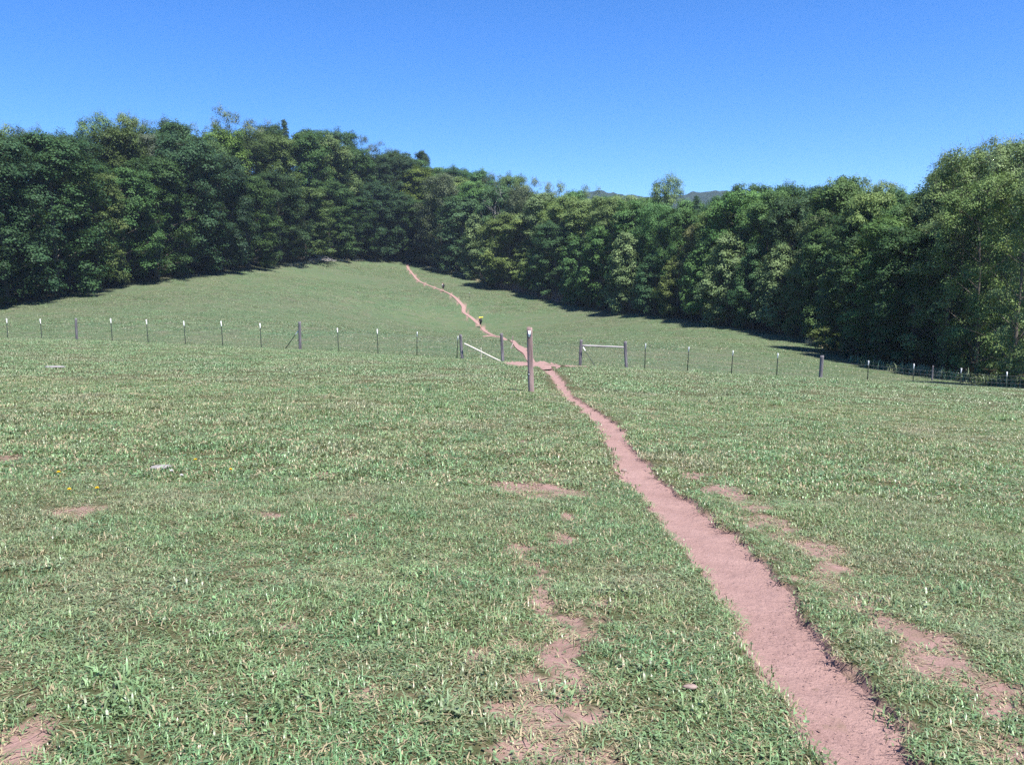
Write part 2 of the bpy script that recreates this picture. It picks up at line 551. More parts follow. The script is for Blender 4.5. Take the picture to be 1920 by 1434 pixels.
M['stem'] = simple('flower_stem', (.10, .17, .04), (.14, .22, .06), 20, .6, .3)
M['black'] = simple('black_nylon', (.012, .012, .014), (.03, .03, .034), 30, .7, .3)
M['skin'] = simple('skin', (.42, .26, .19), (.48, .30, .22), 10, .5, .3)
M['shirt_grey'] = simple('grey_shirt', (.42, .42, .45), (.5, .5, .53), 20, .8, .2)
M['shirt_dark'] = simple('dark_shirt', (.05, .05, .06), (.09, .085, .10), 20, .8, .2)
M['shorts'] = simple('dark_shorts', (.02, .02, .025), (.04, .04, .05), 20, .8, .2)
M['cap'] = simple('dark_cap', (.02, .02, .025), (.035, .035, .04), 20, .8, .2)
M['pad'] = simple('yellow_pad', (.85, .72, .05), (.9, .8, .1), 12, .7, .2)
M['boot'] = simple('boot', (.10, .08, .06), (.16, .13, .1), 20, .8, .2)
M['weed'] = simple('dry_weed', (.20, .135, .115), (.32, .235, .19), 2.0, .9, .1)
M['weed_pale'] = simple('pale_weed', (.34, .30, .18), (.46, .41, .26), 2.0, .9, .1)
M['crumb'] = simple('earth_crumb', (.12, .075, .065), (.20, .13, .11), 40, .9, .1)

# ---------------------------------------------------------------- ground sheet
FX0 = np.array([at(*c)[0] for c in FENCE]); FY0 = np.array([at(*c)[1] for c in FENCE])
def build_ground():
    dense = np.linspace(-40, 40, 521)
    left = -40 - np.cumsum(np.geomspace(.25, 9, 34)); left = left[left > -180]
    ang = np.radians(np.concatenate([left[::-1], dense, -left]))
    r1 = np.geomspace(.25, 2.6, 24)[:-1]
    r2 = 2.6 * 1.0092 ** np.arange(0, 270)
    r3 = r2[-1] * 1.016 ** np.arange(1, 68)
    r4 = r3[-1] * 1.035 ** np.arange(1, 46)
    r5 = r4[-1] * 1.15 ** np.arange(1, 22)
    rr = np.concatenate([r1, r2, r3, r4, r5])
    A, R = np.meshgrid(ang, rr)
    X, Y = (np.sin(A) * R).ravel(), (np.cos(A) * R).ravel()
    Z = ground_h(X, Y)
    nr, nc = A.shape
    i = np.arange(nr - 1)[:, None] * nc + np.arange(nc)[None]
    j = np.arange(nr - 1)[:, None] * nc + (np.arange(nc)[None] + 1) % nc
    faces = np.stack([i, j, j + nc, i + nc], -1).reshape(-1, 4)
    td, _ = trail_dist(X, Y)
    soil = np.maximum(bare(X, Y), sstep(.05, -.01, td))
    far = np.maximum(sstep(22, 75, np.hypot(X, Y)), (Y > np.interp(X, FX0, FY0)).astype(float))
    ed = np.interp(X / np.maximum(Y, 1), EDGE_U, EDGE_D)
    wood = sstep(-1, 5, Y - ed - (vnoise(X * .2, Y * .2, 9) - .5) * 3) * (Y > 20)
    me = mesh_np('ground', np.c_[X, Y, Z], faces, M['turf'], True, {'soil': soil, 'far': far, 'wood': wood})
    o = obj('ground', me)
    tag(o, None, None, kind='structure')
    return o
EDGE_U = np.array([(ray(a, b)[0] / ray(a, b)[1]) for a, b, _ in EDGE])
EDGE_D = np.array([c for _, _, c in EDGE], float)
build_ground()

def ribbon(name, line, nx, rise, crown=.0, seed=0):
    """strip of bare soil along a centre line (x, y, width)"""
    P = np.asarray(line)
    T = np.gradient(P[:, :2], axis=0)
    T /= np.linalg.norm(T, axis=1)[:, None] + 1e-9
    Nn = np.c_[T[:, 1], -T[:, 0]]
    s = np.linspace(-1, 1, nx)
    half = P[:, 2] / 2 + .03
    X = P[:, 0][:, None] + Nn[:, 0][:, None] * half[:, None] * s
    Y = P[:, 1][:, None] + Nn[:, 1][:, None] * half[:, None] * s
    return X, Y, s

def build_trail():
    fine = []
    for a, b in zip(tline[:-1], tline[1:]):
        d = max(a[1], 3)
        n = max(1, int(np.linalg.norm(b[:2] - a[:2]) / (d * .008)))
        for k in range(n):
            fine.append(a + (b - a) * k / n)
    fine.append(tline[-1])
    X, Y, s = ribbon('trail', fine, 17, 0)
    r = np.hypot(X, Y)
    fade = sstep(75, 30, r)
    z = base_h(X, Y) + (fbm(X * .05, Y * .05, 41, 2) - .5) * .25 * sstep(6, 60, r)
    z = z - (.034 * fade) + .05 * (1 - fade) - .012 * fade * (1 - s[None] ** 2)
    z = z + ((fbm(X * 2.5, Y * 2.5, 51, 3) - .5) * .03 + (fbm(X * 12, Y * 12, 61, 3) - .5) * .018) * fade
    n, k = X.shape
    i = np.arange(n - 1)[:, None] * k + np.arange(k - 1)[None]
    faces = np.stack([i, i + 1, i + k + 1, i + k], -1).reshape(-1, 4)
    o = obj('path', mesh_np('path', np.c_[X.ravel(), Y.ravel(), z.ravel()], faces, M['soil'], True))
    tag(o, None, None, kind='structure')
def soil_patch(pts, seed):
    """worn bare earth: pixel outline strip [(px, py, halfheight px)]"""
    P = []
    for px, py, hh in pts:
        a, b = hit(px, py - hh), hit(px, py + hh)
        P.append((a, b))
    X = np.array([[a[0] + (b[0] - a[0]) * t for t in np.linspace(0, 1, 7)] for a, b in P])
    Y = np.array([[a[1] + (b[1] - a[1]) * t for t in np.linspace(0, 1, 7)] for a, b in P])
    # refine along the strip
    m = (len(P) - 1) * 8 + 1
    tt = np.linspace(0, len(P) - 1, m)
    X = np.stack([np.interp(tt, range(len(P)), X[:, k]) for k in range(7)], 1)
    Y = np.stack([np.interp(tt, range(len(P)), Y[:, k]) for k in range(7)], 1)
    jit = (fbm(X * 1.7 + seed, Y * 1.7, 77, 3) - .5) * 1.0
    w = np.abs(np.linspace(-1, 1, 7))[None] ** 2
    Y = Y + jit * w * (Y.max(1) - Y.min(1))[:, None] * .4
    r = np.hypot(X, Y)
    Z = ground_h(X.ravel(), Y.ravel(), False).reshape(X.shape) + .012
    k = 7
    i = np.arange(m - 1)[:, None] * k + np.arange(k - 1)[None]
    faces = np.stack([i, i + 1, i + k + 1, i + k], -1).reshape(-1, 4)
    o = obj('worn_ground', mesh_np('worn_ground', np.c_[X.ravel(), Y.ravel(), Z.ravel()], faces, M['soil'], True))
    tag(o, None, None, kind='structure')
    return X, Y
build_trail()
WORN = [[(945, 682, 1.8), (965, 683.5, 4), (990, 684.5, 5), (1012, 685, 5.5), (1030, 686, 5), (1050, 688, 3.2), (1075, 689, 2.2), (1100, 690, 1.5)],
        [(960, 645, .8), (968, 649, 2.2), (976, 653, 3.6), (986, 656, 2.2), (996, 657, 1)],
        [(905, 631, .8), (920, 629.5, 1.2), (936, 632, 1.2)]]
worn_xy = [soil_patch(p, i * 9.1) for i, p in enumerate(WORN)]

# ---------------------------------------------------------------- far ridge beyond the woods
def build_ridge():
    m, nt, out = new_mat('far_forest')
    pos = N(nt, 'NewGeometry').outputs['Position']
    n1 = noise(nt, pos, .12, 4, .7)
    principled(nt, out, mixc(nt, maprange(nt, n1, .35, .65), (.012, .026, .016), (.028, .046, .026)), .9, .1, bump(nt, n1, 1.0, 8))
    u = np.linspace(-1.1, 1.3, 900)
    prof_px = np.array([-900, 0, 600, 900, 1050, 1120, 1160, 1200, 1240, 1290, 1330, 1370, 1420, 1500, 1700, 2100, 2900])
    prof_py = np.array([420, 410, 395, 380, 371, 361, 365, 371, 370, 362, 358, 361, 368, 376, 392, 410, 430.])
    py = np.interp(u * F + 960, prof_px, prof_py) + 3
    D = 1300.0
    top = EYE + (HOR - py) / F * D / 1.0
    v = np.linspace(0, 1, 60)
    U, V = np.meshgrid(u, v)
    Y = D - 420 * (1 - V) ** 1.1
    X = U * D + 0 * V
    crown = (fbm(X * .12, Y * .12, 4, 3) - .5) * 7 + (fbm(X * .02, Y * .02, 14, 3) - .5) * 18 * (1 - V * .85)
    Z = -40 + (top[None] + 40) * V ** .8 + crown * sstep(0, .2, V)
    n, k = X.shape
    i = np.arange(n - 1)[:, None] * k + np.arange(k - 1)[None]
    faces = np.stack([i, i + 1, i + k + 1, i + k], -1).reshape(-1, 4)
    # back slope so the ridge is a solid hill
    o = obj('hill', mesh_np('hill', np.c_[X.ravel(), Y.ravel(), Z.ravel()], faces, m, False))
    tag(o, None, None, kind='structure')
build_ridge()

# ---------------------------------------------------------------- trees
def unit(v):
    return v / (np.linalg.norm(v, axis=-1, keepdims=True) + 1e-9)
def bez(p0, p1, p2, n):
    t = np.linspace(0, 1, n)[:, None]
    return (1 - t) ** 2 * p0 + 2 * t * (1 - t) * p1 + t * t * p2

def make_tree_meshes(name, seed, H=20, R=5.5, base=.10, nl=44, per=7, leaves=62, leaf=.28, clump=1.15, flat=.5, prof='dome',
                     droop=.12, trunk=.30, bark='bark', up=.55, twigs=0, lean=.02, scatter=.0, lobe=.30):
    rg = np.random.default_rng(seed)
    mb, mbl = MB(), MB()
    # trunk
    bend = rg.normal(0, lean * H, 2)
    ts = np.linspace(0, 1, 9)
    top_f = .8 if prof in ('dome', 'oval', 'vase') else .94
    tpts = np.c_[bend[0] * ts ** 2 + rg.normal(0, .012 * H, 9) * ts * (1 - ts), bend[1] * ts ** 2 + rg.normal(0, .012 * H, 9) * ts * (1 - ts), ts * H * top_f]
    trad = trunk * (1 - ts) ** .8 + .03
    trad[0] *= 1.35
    mb.tube(tpts, trad, 8)
    def tr(t):
        return np.array([np.interp(t, ts * top_f, tpts[:, k]) for k in range(3)])
    def env(t):
        q = np.clip((t - base) / (1 - base), 0, 1)
        if prof == 'dome':
            return R * (.80 + .2 * math.sin(math.pi * min(q, .6) / .9)) if q < .55 else R * .98 * math.sqrt(max(.05, 1 - ((q - .55) / .475) ** 2))
        if prof == 'oval':
            return R * math.sqrt(max(.10, 1 - ((q - .5) / .53) ** 2))
        if prof == 'teardrop':
            return R * (.72 + q * .9) if q < .3 else R * .99 * max(.16, (1 - ((q - .3) / .74) ** 1.7)) ** .75
        if prof == 'cone':
            return R * (1.02 - q) ** .8 * (1 if q > .12 else .65 + q * 2.9)
        if prof == 'vase':
            return R * (.35 + .8 * np.sin(np.pi * min(1, q * .78 + .05)) ** 1.2) if q < .96 else R * .55
    C, CR, CN, CT = [], [], [], []
    ga = rg.uniform(0, 6.28)
    for i in range(nl):
        if prof == 'dome' and i >= int(nl * .78):      # lobes that close the top of the crown
            t = rg.uniform(.80, 1.0)
        else:
            t = base + (1 - base) * ((i + rg.uniform(0, 1)) / (nl * (.78 if prof == 'dome' else 1))) ** (1.0 if prof in ('dome', 'oval', 'teardrop') else .95)
        az = ga + i * 2.39996 + rg.normal(0, .3)
        e = env(t) * rg.uniform(.8, 1.12) * (1 - lobe * .2)
        t0 = max(base * .6 + .05, t - (e / H) * (up + rg.uniform(-.1, .15)))
        p0 = tr(min(t0, .97))
        out = np.array([math.cos(az), math.sin(az), 0])
        p2 = tr(t) + out * e
        p2[2] = t * H * .97 - droop * e * rg.uniform(.4, 1.4) * (1 if t < .75 else .5)
        p1 = p0 + out * e * .55 + np.array([0, 0, (p2[2] - p0[2]) * .75])
        n = 6
        pts = bez(p0, p1, p2, n)
        r0 = max(.02, trunk * .34 * (1 - t) ** .6 + .012)
        mbl.tube(pts, np.linspace(r0, .012, n), 4, False)
        lr = lobe * R * rg.uniform(.7, 1.2) * (.75 + .25 * e / R)
        c0 = np.array([np.interp(.86, np.linspace(0, 1, n), pts[:, q]) for q in range(3)])
        tone0 = rg.uniform(0, 1)
        for k in range(per):
            dv = unit(rg.normal(0, 1, 3))
            if rg.random() < .65:
                dv[2] = abs(dv[2])
            c = c0 + dv * lr * rg.random() ** .4 * np.array([1, 1, .9])
            c[2] = max(c[2], .02 * H + rg.random() * .05 * H)
            if rg.random() < .16:       # foliage along the bare part of the limb
                s_ = rg.uniform(.35, .8)
                c = np.array([np.interp(s_, np.linspace(0, 1, n), pts[:, q]) for q in range(3)]) + rg.normal(0, .3 * clump, 3)
            C.append(c); CR.append(clump * rg.uniform(.6, 1.2)); CN.append(unit(c - c0 + np.array([0, 0, .4 * lr]))); CT.append(.5 * tone0 + .5 * rg.random())
            if k % 3 == 0:
                mbl.tube([pts[-2], (pts[-2] + c) / 2 + rg.normal(0, .08, 3), c], [.02, .013, .006], 3, False)
            for _ in range(twigs):
                e2 = c + rg.normal(0, CR[-1] * .8, 3) + np.array([0, 0, CR[-1] * .5])
                mbl.tube([c, (c + e2) / 2 + rg.normal(0, .05, 3), e2], [.016, .011, .005], 3, False)
    # leader
    for k in range(max(3, per)):
        C.append(tr(.94) * np.array([1, 1, 0]) + np.array([rg.normal(0, .12 * R), rg.normal(0, .12 * R), H * .94 + rg.uniform(-.05, .03) * H])); CR.append(clump * rg.uniform(.6, 1)); CN.append(np.array([0, 0, 1.0])); CT.append(.5)
    C, CR, CN, CT = np.array(C), np.array(CR), np.array(CN), np.array(CT)
    zt = np.percentile(C[:, 2] + CR * flat * .8, 99)
    C[:, 2] *= H / zt
    trunk_me = (mb.mesh(name + '_trunk', M[bark], True), mbl.mesh(name + '_branches', M[bark], True))
    if leaves == 0:
        return trunk_me, None
    # leaves
    cnt = np.maximum(6, (leaves * CR ** 2 / (clump ** 2 * .87) * rg.uniform(.6, 1.3, len(C))).astype(int))
    idx = np.repeat(np.arange(len(C)), cnt)
    n = len(idx)
    d = unit(rg.normal(0, 1, (n, 3)))
    d[:, 2] = np.where(rg.random(n) < .72, np.abs(d[:, 2]), d[:, 2])
    rad = rg.random(n) ** .45
    off = d * rad[:, None] * CR[idx][:, None]
    # umbrella droop towards the clump's rim
    hr = np.hypot(off[:, 0], off[:, 1])
    off[:, 2] = off[:, 2] * flat - .12 * hr ** 2 / CR[idx]
    if scatter:
        off += rg.normal(0, scatter, (n, 3))
    P = C[idx] + off
    axis = np.c_[np.zeros(n), np.zeros(n), P[:, 2]]
    outw = unit(P - axis)
    nrm = unit(np.array([0, 0, .5])[None] + outw * .2 + d * .45 + CN[idx] * .55 + rg.normal(0, .32, (n, 3)))
    a = unit(np.cross(nrm, rg.normal(0, 1, (n, 3))))
    b = np.cross(nrm, a)
    L = leaf * rg.uniform(.65, 1.35, n)[:, None]
    V = np.stack([P - a * L * .55, P + b * L * .36 - a * L * .06, P + a * L * .55, P - b * L * .36 - a * L * .06], 1).reshape(-1, 3)
    faces = np.arange(n * 4).reshape(-1, 4)
    ctone = CT
    tone = np.clip(.6 * ctone[idx] + .4 * rg.random(n), 0, 1)
    crown_me = mesh_np(name + '_crown', V, faces, M['leaf'], False, {'tone': np.repeat(tone, 4)})
    return trunk_me, crown_me

KIND = {   # nominal sizes in metres
    'maple': dict(H=22, R=6.2, base=.055, nl=66, per=10, leaves=72, leaf=.26, clump=1.1, flat=.85, prof='dome', droop=.06, lobe=.33),
    'oval': dict(H=22, R=4.9, base=.06, nl=60, per=9, leaves=70, leaf=.25, clump=1.0, flat=.88, prof='dome', droop=.04, lobe=.36),
    'feather': dict(H=22, R=5.2, base=.05, nl=58, per=9, leaves=66, leaf=.20, clump=1.05, flat=.85, prof='dome', droop=.04, scatter=.16, lobe=.32),
    'young': dict(H=11, R=3.6, base=.07, nl=46, per=9, leaves=62, leaf=.21, clump=.74, flat=.88, prof='teardrop', droop=.03, trunk=.13, lobe=.32),
    'sparse': dict(H=22, R=5.2, base=.25, nl=30, per=7, leaves=62, leaf=.22, clump=1.05, flat=.8, prof='vase', droop=-.1, twigs=2, up=.9, scatter=.15, lobe=.26),
    'locust': dict(H=20, R=5.6, base=.05, nl=58, per=9, leaves=62, leaf=.19, clump=.95, flat=.75, prof='dome', droop=-.02, trunk=.22, up=.7, twigs=1, scatter=.08, lobe=.25),
    'conifer': dict(H=18, R=3.0, base=.12, nl=60, per=6, leaves=50, leaf=.2, clump=.75, flat=.35, prof='cone', droop=.25, up=.05, trunk=.2, lobe=.2),
    'shrub': dict(H=3.2, R=1.7, base=.02, nl=18, per=6, leaves=46, leaf=.15, clump=.42, flat=.8, prof='oval', droop=0, trunk=.05, up=.8),
}
NVAR = {'maple': 4, 'oval': 3, 'feather': 2, 'young': 3, 'sparse': 2, 'locust': 3, 'conifer': 1, 'shrub': 2}
TREES = {}
for k, kw in KIND.items():
    TREES[k] = [make_tree_meshes(k, 100 + 17 * i + len(k) * 1000, **kw) for i in range(NVAR[k])]
DEAD = make_tree_meshes('dead', 977, H=16, R=3.5, base=.35, nl=16, per=4, leaves=0, prof='vase', trunk=.2, bark='bark_pale', up=1.0, twigs=2)

def place_tree(name, kind, x, y, height, radius, colour, label, group, rot=None, var=None):
    v = TREES[kind] if kind != 'dead' else [DEAD]
    tm, cm = v[(var if var is not None else random.randrange(len(v))) % len(v)]
    kw = KIND.get(kind, dict(H=16, R=3.5))
    e = empty(name, (x, y, gz(x, y) - .12), label, 'tree' if kind != 'shrub' else 'shrub', group)
    e.rotation_euler = (0, 0, random.uniform(0, 6.28) if rot is None else rot)
    sxy = radius / kw['R']
    e.scale = (sxy * random.uniform(.94, 1.06), sxy * random.uniform(.94, 1.06), height / kw['H'])
    t_ = obj('trunk', tm[0], e)
    obj('branches', tm[1], t_)
    if cm:
        c = obj('crown', cm, e)
        c.color = (*colour, 1)
    return e

# foliage colours
CC = {'dark': (.040, .080, .032), 'deep': (.033, .068, .034), 'mid': (.066, .124, .040), 'blue': (.048, .096, .048), 'olive': (.096, .134, .044),
      'lime': (.135, .205, .046), 'light': (.118, .178, .060), 'grey': (.084, .108, .066), 'brown': (.105, .112, .052), 'yellow': (.125, .175, .042), 'pale': (.150, .195, .10)}
LOOK = {'dark': 'dark green', 'deep': 'deep blackish green', 'mid': 'mid green', 'blue': 'bluish green', 'olive': 'olive green', 'lime': 'bright lime green', 'light': 'light green',
        'grey': 'grey green', 'brown': 'dull brownish green', 'yellow': 'yellow green', 'pale': 'pale green'}
KNAME = {'maple': ('broad_tree', 'broad rounded'), 'oval': ('tall_tree', 'tall oval'), 'feather': ('feathery_tree', 'fine leaved'), 'young': ('young_tree', 'young pointed'),
         'sparse': ('open_tree', 'thinly leafed'), 'locust': ('tall_airy_tree', 'tall airy'), 'conifer': ('conifer_tree', 'dark conical'), 'shrub': ('shrub', 'low bushy'), 'dead': ('dead_tree', 'bare whitish dead')}
# (px of trunk, metres behind the wood's edge, pixel row of the top, kind, colour, half width in px)
LEFT_FRONT = [(-70, 2, 268, 'maple', 'dark', 95), (15, 3, 262, 'maple', 'deep', 88), (112, 2.5, 258, 'maple', 'dark', 86), (192, 3, 330, 'oval', 'light', 44), (238, 3, 318, 'maple', 'mid', 66),
              (300, 3, 300, 'maple', 'mid', 60), (352, 4, 262, 'maple', 'blue', 68), (420, 3, 300, 'maple', 'deep', 58), (470, 2.5, 335, 'maple', 'mid', 52), (530, 3, 330, 'maple', 'dark', 54), (578, 2, 355, 'maple', 'olive', 46),
              (622, 3, 345, 'maple', 'mid', 46), (668, 2.5, 372, 'maple', 'dark', 42), (708, 3, 345, 'maple', 'blue', 44), (748, 3, 365, 'maple', 'dark', 42), (785, 2, 380, 'oval', 'mid', 36)]
LEFT_MID = [(-20, 12, 245, 'oval', 'light', 60), (60, 13, 262, 'maple', 'dark', 70), (160, 12, 262, 'maple', 'dark', 62), (232, 13, 245, 'oval', 'olive', 58), (288, 14, 262, 'oval', 'grey', 50),
            (330, 16, 240, 'maple', 'dark', 56), (395, 14, 268, 'maple', 'mid', 52), (432, 15, 250, 'oval', 'lime', 46), (482, 16, 252, 'feather', 'olive', 50), (528, 16, 258, 'oval', 'olive', 40),
            (575, 15, 258, 'maple', 'mid', 50), (625, 16, 268, 'maple', 'light', 50), (668, 16, 282, 'maple', 'mid', 44), (712, 14, 296, 'maple', 'dark', 44), (752, 14, 302, 'maple', 'dark', 42), (790, 12, 318, 'oval', 'lime', 36)]
LEFT_TOP = [(5, 26, 232, 'sparse', 'light', 46), (55, 30, 246, 'sparse', 'grey', 36), (110, 30, 250, 'sparse', 'grey', 40), (208, 24, 224, 'locust', 'light', 46), (258, 26, 224, 'locust', 'light', 48), (310, 30, 232, 'sparse', 'grey', 40),
            (342, 30, 236, 'oval', 'mid', 36), (408, 34, 240, 'sparse', 'pale', 34), (444, 36, 213, 'sparse', 'pale', 42), (488, 36, 234, 'sparse', 'pale', 34), (520, 34, 243, 'maple', 'dark', 34), (545, 38, 236, 'conifer', 'deep', 20),
            (600, 32, 250, 'maple', 'mid', 42), (645, 34, 256, 'maple', 'dark', 42), (688, 34, 264, 'sparse', 'grey', 26), (716, 36, 276, 'sparse', 'grey', 28), (745, 30, 290, 'maple', 'mid', 40), (795, 44, 290, 'oval', 'dark', 18), (775, 36, 305, 'oval', 'mid', 32)]
MID_FRONT = [(828, 3, 332, 'feather', 'grey', 46), (868, 3, 372, 'oval', 'blue', 40), (900, 2.5, 405, 'young', 'light', 36), (955, 2.5, 404, 'maple', 'olive', 60), (1000, 3, 470, 'young', 'lime', 34), (1042, 3, 420, 'maple', 'dark', 46),
             (1085, 2.5, 440, 'young', 'mid', 46), (1125, 3, 425, 'young', 'mid', 46), (1180, 2.5, 438, 'young', 'light', 46), (1228, 3, 470, 'young', 'blue', 44), (1268, 3, 478, 'young', 'olive', 42)]
MID_MID = [(850, 14, 335, 'oval', 'light', 40), (892, 14, 345, 'oval', 'mid', 36), (935, 13, 352, 'maple', 'dark', 40), (975, 12, 352, 'feather', 'grey', 38), (1015, 12, 365, 'oval', 'light', 38), (1052, 12, 372, 'maple', 'olive', 44),
           (1092, 11, 378, 'maple', 'light', 46), (1140, 11, 372, 'maple', 'light', 48), (1185, 10, 376, 'maple', 'mid', 46), (1228, 10, 385, 'feather', 'mid', 46), (1270, 9, 392, 'maple', 'mid', 46), (1312, 9, 420, 'oval', 'brown', 36)]
MID_TOP = [(822, 34, 318, 'maple', 'mid', 34), (862, 36, 320, 'maple', 'dark', 36), (902, 36, 325, 'maple', 'dark', 36), (930, 38, 330, 'sparse', 'grey', 28), (958, 36, 334, 'maple', 'mid', 34), (985, 36, 336, 'sparse', 'light', 26), (1010, 36, 342, 'sparse', 'grey', 28),
           (1042, 34, 346, 'sparse', 'light', 30), (1072, 32, 360, 'oval', 'mid', 34), (1100, 30, 352, 'sparse', 'pale', 22), (1135, 26, 370, 'oval', 'mid', 36), (1170, 26, 368, 'maple', 'light', 38), (1215, 24, 372, 'maple', 'mid', 38),
           (1252, 24, 333, 'locust', 'light', 42), (1290, 22, 378, 'oval', 'mid', 34), (1302, 18, 372, 'conifer', 'deep', 20)]
RIGHT_FRONT = [(1318, 3, 455, 'young', 'mid', 46), (1362, 2.5, 440, 'young', 'light', 50), (1412, 3, 460, 'young', 'dark', 44), (1462, 2.5, 462, 'young', 'light', 52), (1505, 2.5, 490, 'feather', 'olive', 44), (1548, 4, 432, 'oval', 'mid', 52),
               (1600, 4, 400, 'maple', 'dark', 62), (1655, 3.5, 405, 'oval', 'mid', 60), (1712, 4, 420, 'maple', 'dark', 76), (1772, 3, 395, 'locust', 'olive', 78), (1835, 3, 330, 'locust', 'olive', 92), (1905, 2, 320, 'locust', 'olive', 92), (1955, -4, 300, 'locust', 'light', 92), (2040, -3, 300, 'locust', 'mid', 95)]  # the light locust is added to widen the shade pool on the grass
RIGHT_MID = [(1345, 10, 395, 'maple', 'olive', 48), (1385, 10, 360, 'maple', 'mid', 58), (1432, 10, 362, 'maple', 'mid', 52), (1482, 9, 368, 'maple', 'dark', 54), (1530, 9, 395, 'feather', 'grey', 48), (1572, 10, 345, 'maple', 'mid', 60),
             (1628, 9, 362, 'maple', 'light', 52), (1682, 9, 385, 'maple', 'mid', 52), (1735, 7, 365, 'maple', 'olive', 66), (1800, 8, 285, 'locust', 'light', 84), (1880, 8, 272, 'locust', 'light', 88), (1960, 7, 268, 'locust', 'light', 90)]
RIGHT_TOP = [(1350, 22, 370, 'maple', 'dark', 42), (1392, 22, 347, 'maple', 'dark', 46), (1440, 22, 350, 'oval', 'dark', 42), (1482, 22, 350, 'maple', 'dark', 42), (1522, 20, 352, 'oval', 'deep', 34), (1572, 20, 334, 'maple', 'mid', 48),
             (1610, 24, 342, 'sparse', 'pale', 28), (1642, 22, 344, 'oval', 'light', 34), (1672, 20, 356, 'oval', 'dark', 30), (1768, 14, 292, 'locust', 'light', 60), (1840, 15, 268, 'locust', 'light', 80), (1915, 14, 262, 'locust', 'light', 80)]
ORD = ['first', 'second', 'third', 'fourth', 'fifth', 'sixth', 'seventh', 'eighth', 'ninth', 'tenth', 'eleventh', 'twelfth', 'thirteenth', 'fourteenth', 'fifteenth', 'sixteenth', 'seventeenth',
       'eighteenth', 'nineteenth', 'twentieth']
DEEP_ORD = ORD + ['twenty-' + q for q in ORD[:9]] + ['thirtieth']
ROWS = [(LEFT_FRONT, 'along the front of the left wood'), (LEFT_MID, 'second row of the left wood'), (LEFT_TOP, 'skyline of the left wood'),
        (MID_FRONT, 'along the front of the middle wood'), (MID_MID, 'second row of the middle wood'), (MID_TOP, 'skyline of the middle wood'),
        (RIGHT_FRONT, 'along the front of the right wood'), (RIGHT_MID, 'second row of the right wood'), (RIGHT_TOP, 'skyline of the right wood')]
for row, where in ROWS:
    row = sorted(row)
    for i, (px, back, top, kind, colr, hw) in enumerate(row):
        u = (px - W0 / 2) / F
        d = float(np.interp(u, EDGE_U, EDGE_D)) + back
        x, y = u * d, d
        ztop = EYE + (HOR - top) / F * d
        z0 = gz(x, y)
        c = np.array(CC[colr]) * random.uniform(.72, 1.32) * np.array([random.uniform(.88, 1.08), 1, random.uniform(.82, 1.02)])
        c = c * (.9 if 'left wood' in where else 1.6 if kind == 'locust' else 1.42)        # right-hand woods: lighter, fresher leaves, colour raised further to make up for backlighting
        c = np.minimum(c, (.15, .215, .085))
        if kind in ('maple', 'oval'):
            hw *= 1.14
        nm, look = KNAME[kind]
        place_tree(nm, kind, x, y, max(3, ztop - z0), hw / F * d, c, f"{LOOK[colr]} {look} tree, {ORD[i]} from left {where}", 'trees ' + where)
# one dead snag
u = (928 - 960) / F
d = float(np.interp(u, EDGE_U, EDGE_D)) + 8
place_tree('dead_tree', 'dead', u * d, d, EYE + (HOR - 352) / F * d - gz(u * d, d), 3.2, CC['mid'], 'bare whitish dead tree standing among the green crowns of the middle wood', None)
# trees deep in the wood, behind the rows above
deep_n = {}
for i in range(54):
    px = -120 + 2160 * (i + random.random()) / 54
    u = (px - W0 / 2) / F
    d = float(np.interp(u, EDGE_U, EDGE_D)) + random.uniform(20, 30)
    x, y = u * d, d
    sky_row = np.interp(px, [0, 200, 450, 650, 800, 1000, 1150, 1300, 1400, 1650, 1720, 1800], [275, 265, 265, 285, 335, 365, 390, 395, 375, 375, 390, 310])
    k = random.choice(['maple', 'maple', 'oval'])
    colr = random.choice(['dark', 'mid', 'dark', 'blue'])
    wd = 'left' if px < 800 else 'middle' if px < 1300 else 'right'
    n_ = deep_n[wd] = deep_n.get(wd, -1) + 1
    place_tree('wood_tree', k, x, y, max(6, EYE + (HOR - sky_row) / F * d - gz(x, y)), 5.5, np.array(CC[colr]),
               f"{LOOK[colr]} tree, {DEEP_ORD[n_]} from left deep inside the {wd} wood", 'trees deep in the wood')
# shrubs at the foot of the trees
SHRUBS = [(395, 487, 3, 'grey', 2.2, 'grey bush at the foot of the left wood'), (640, 478, 4, 'lime', 2.0, 'bright bush just behind the brush pile'), (700, 484, 2, 'light', 1.3, 'small light bush beside the brush pile'),
          (1000, 540, 1, 'light', 3.4, 'leafy light bush at the corner of the middle wood'), (1540, 640, -1, 'olive', 2.2, 'dull olive bush at the corner of the right wood'),
          (1562, 648, -1.5, 'lime', 1.8, 'yellowish bush beside the dull one at the right wood corner'), (1912, 700, -1, 'light', 2.0, 'lighter green bush at the foot of the tall airy trees'),
          (1600, 672, 0, 'blue', 2.2, 'bluish bush in shade right of the wood corner'), (1650, 676, 0, 'dark', 2.4, 'dark bush in shade under the right wood'), (1860, 700, -1, 'light', 1.6, 'light bush under the tall airy trees')]
for px, py, back, colr, h, lab in SHRUBS:
    u = (px - W0 / 2) / F
    d = float(np.interp(u, EDGE_U, EDGE_D)) + back
    place_tree('shrub', 'shrub', u * d, d, h, h * .62, np.array(CC[colr]), lab, 'bushes at the foot of the woods')

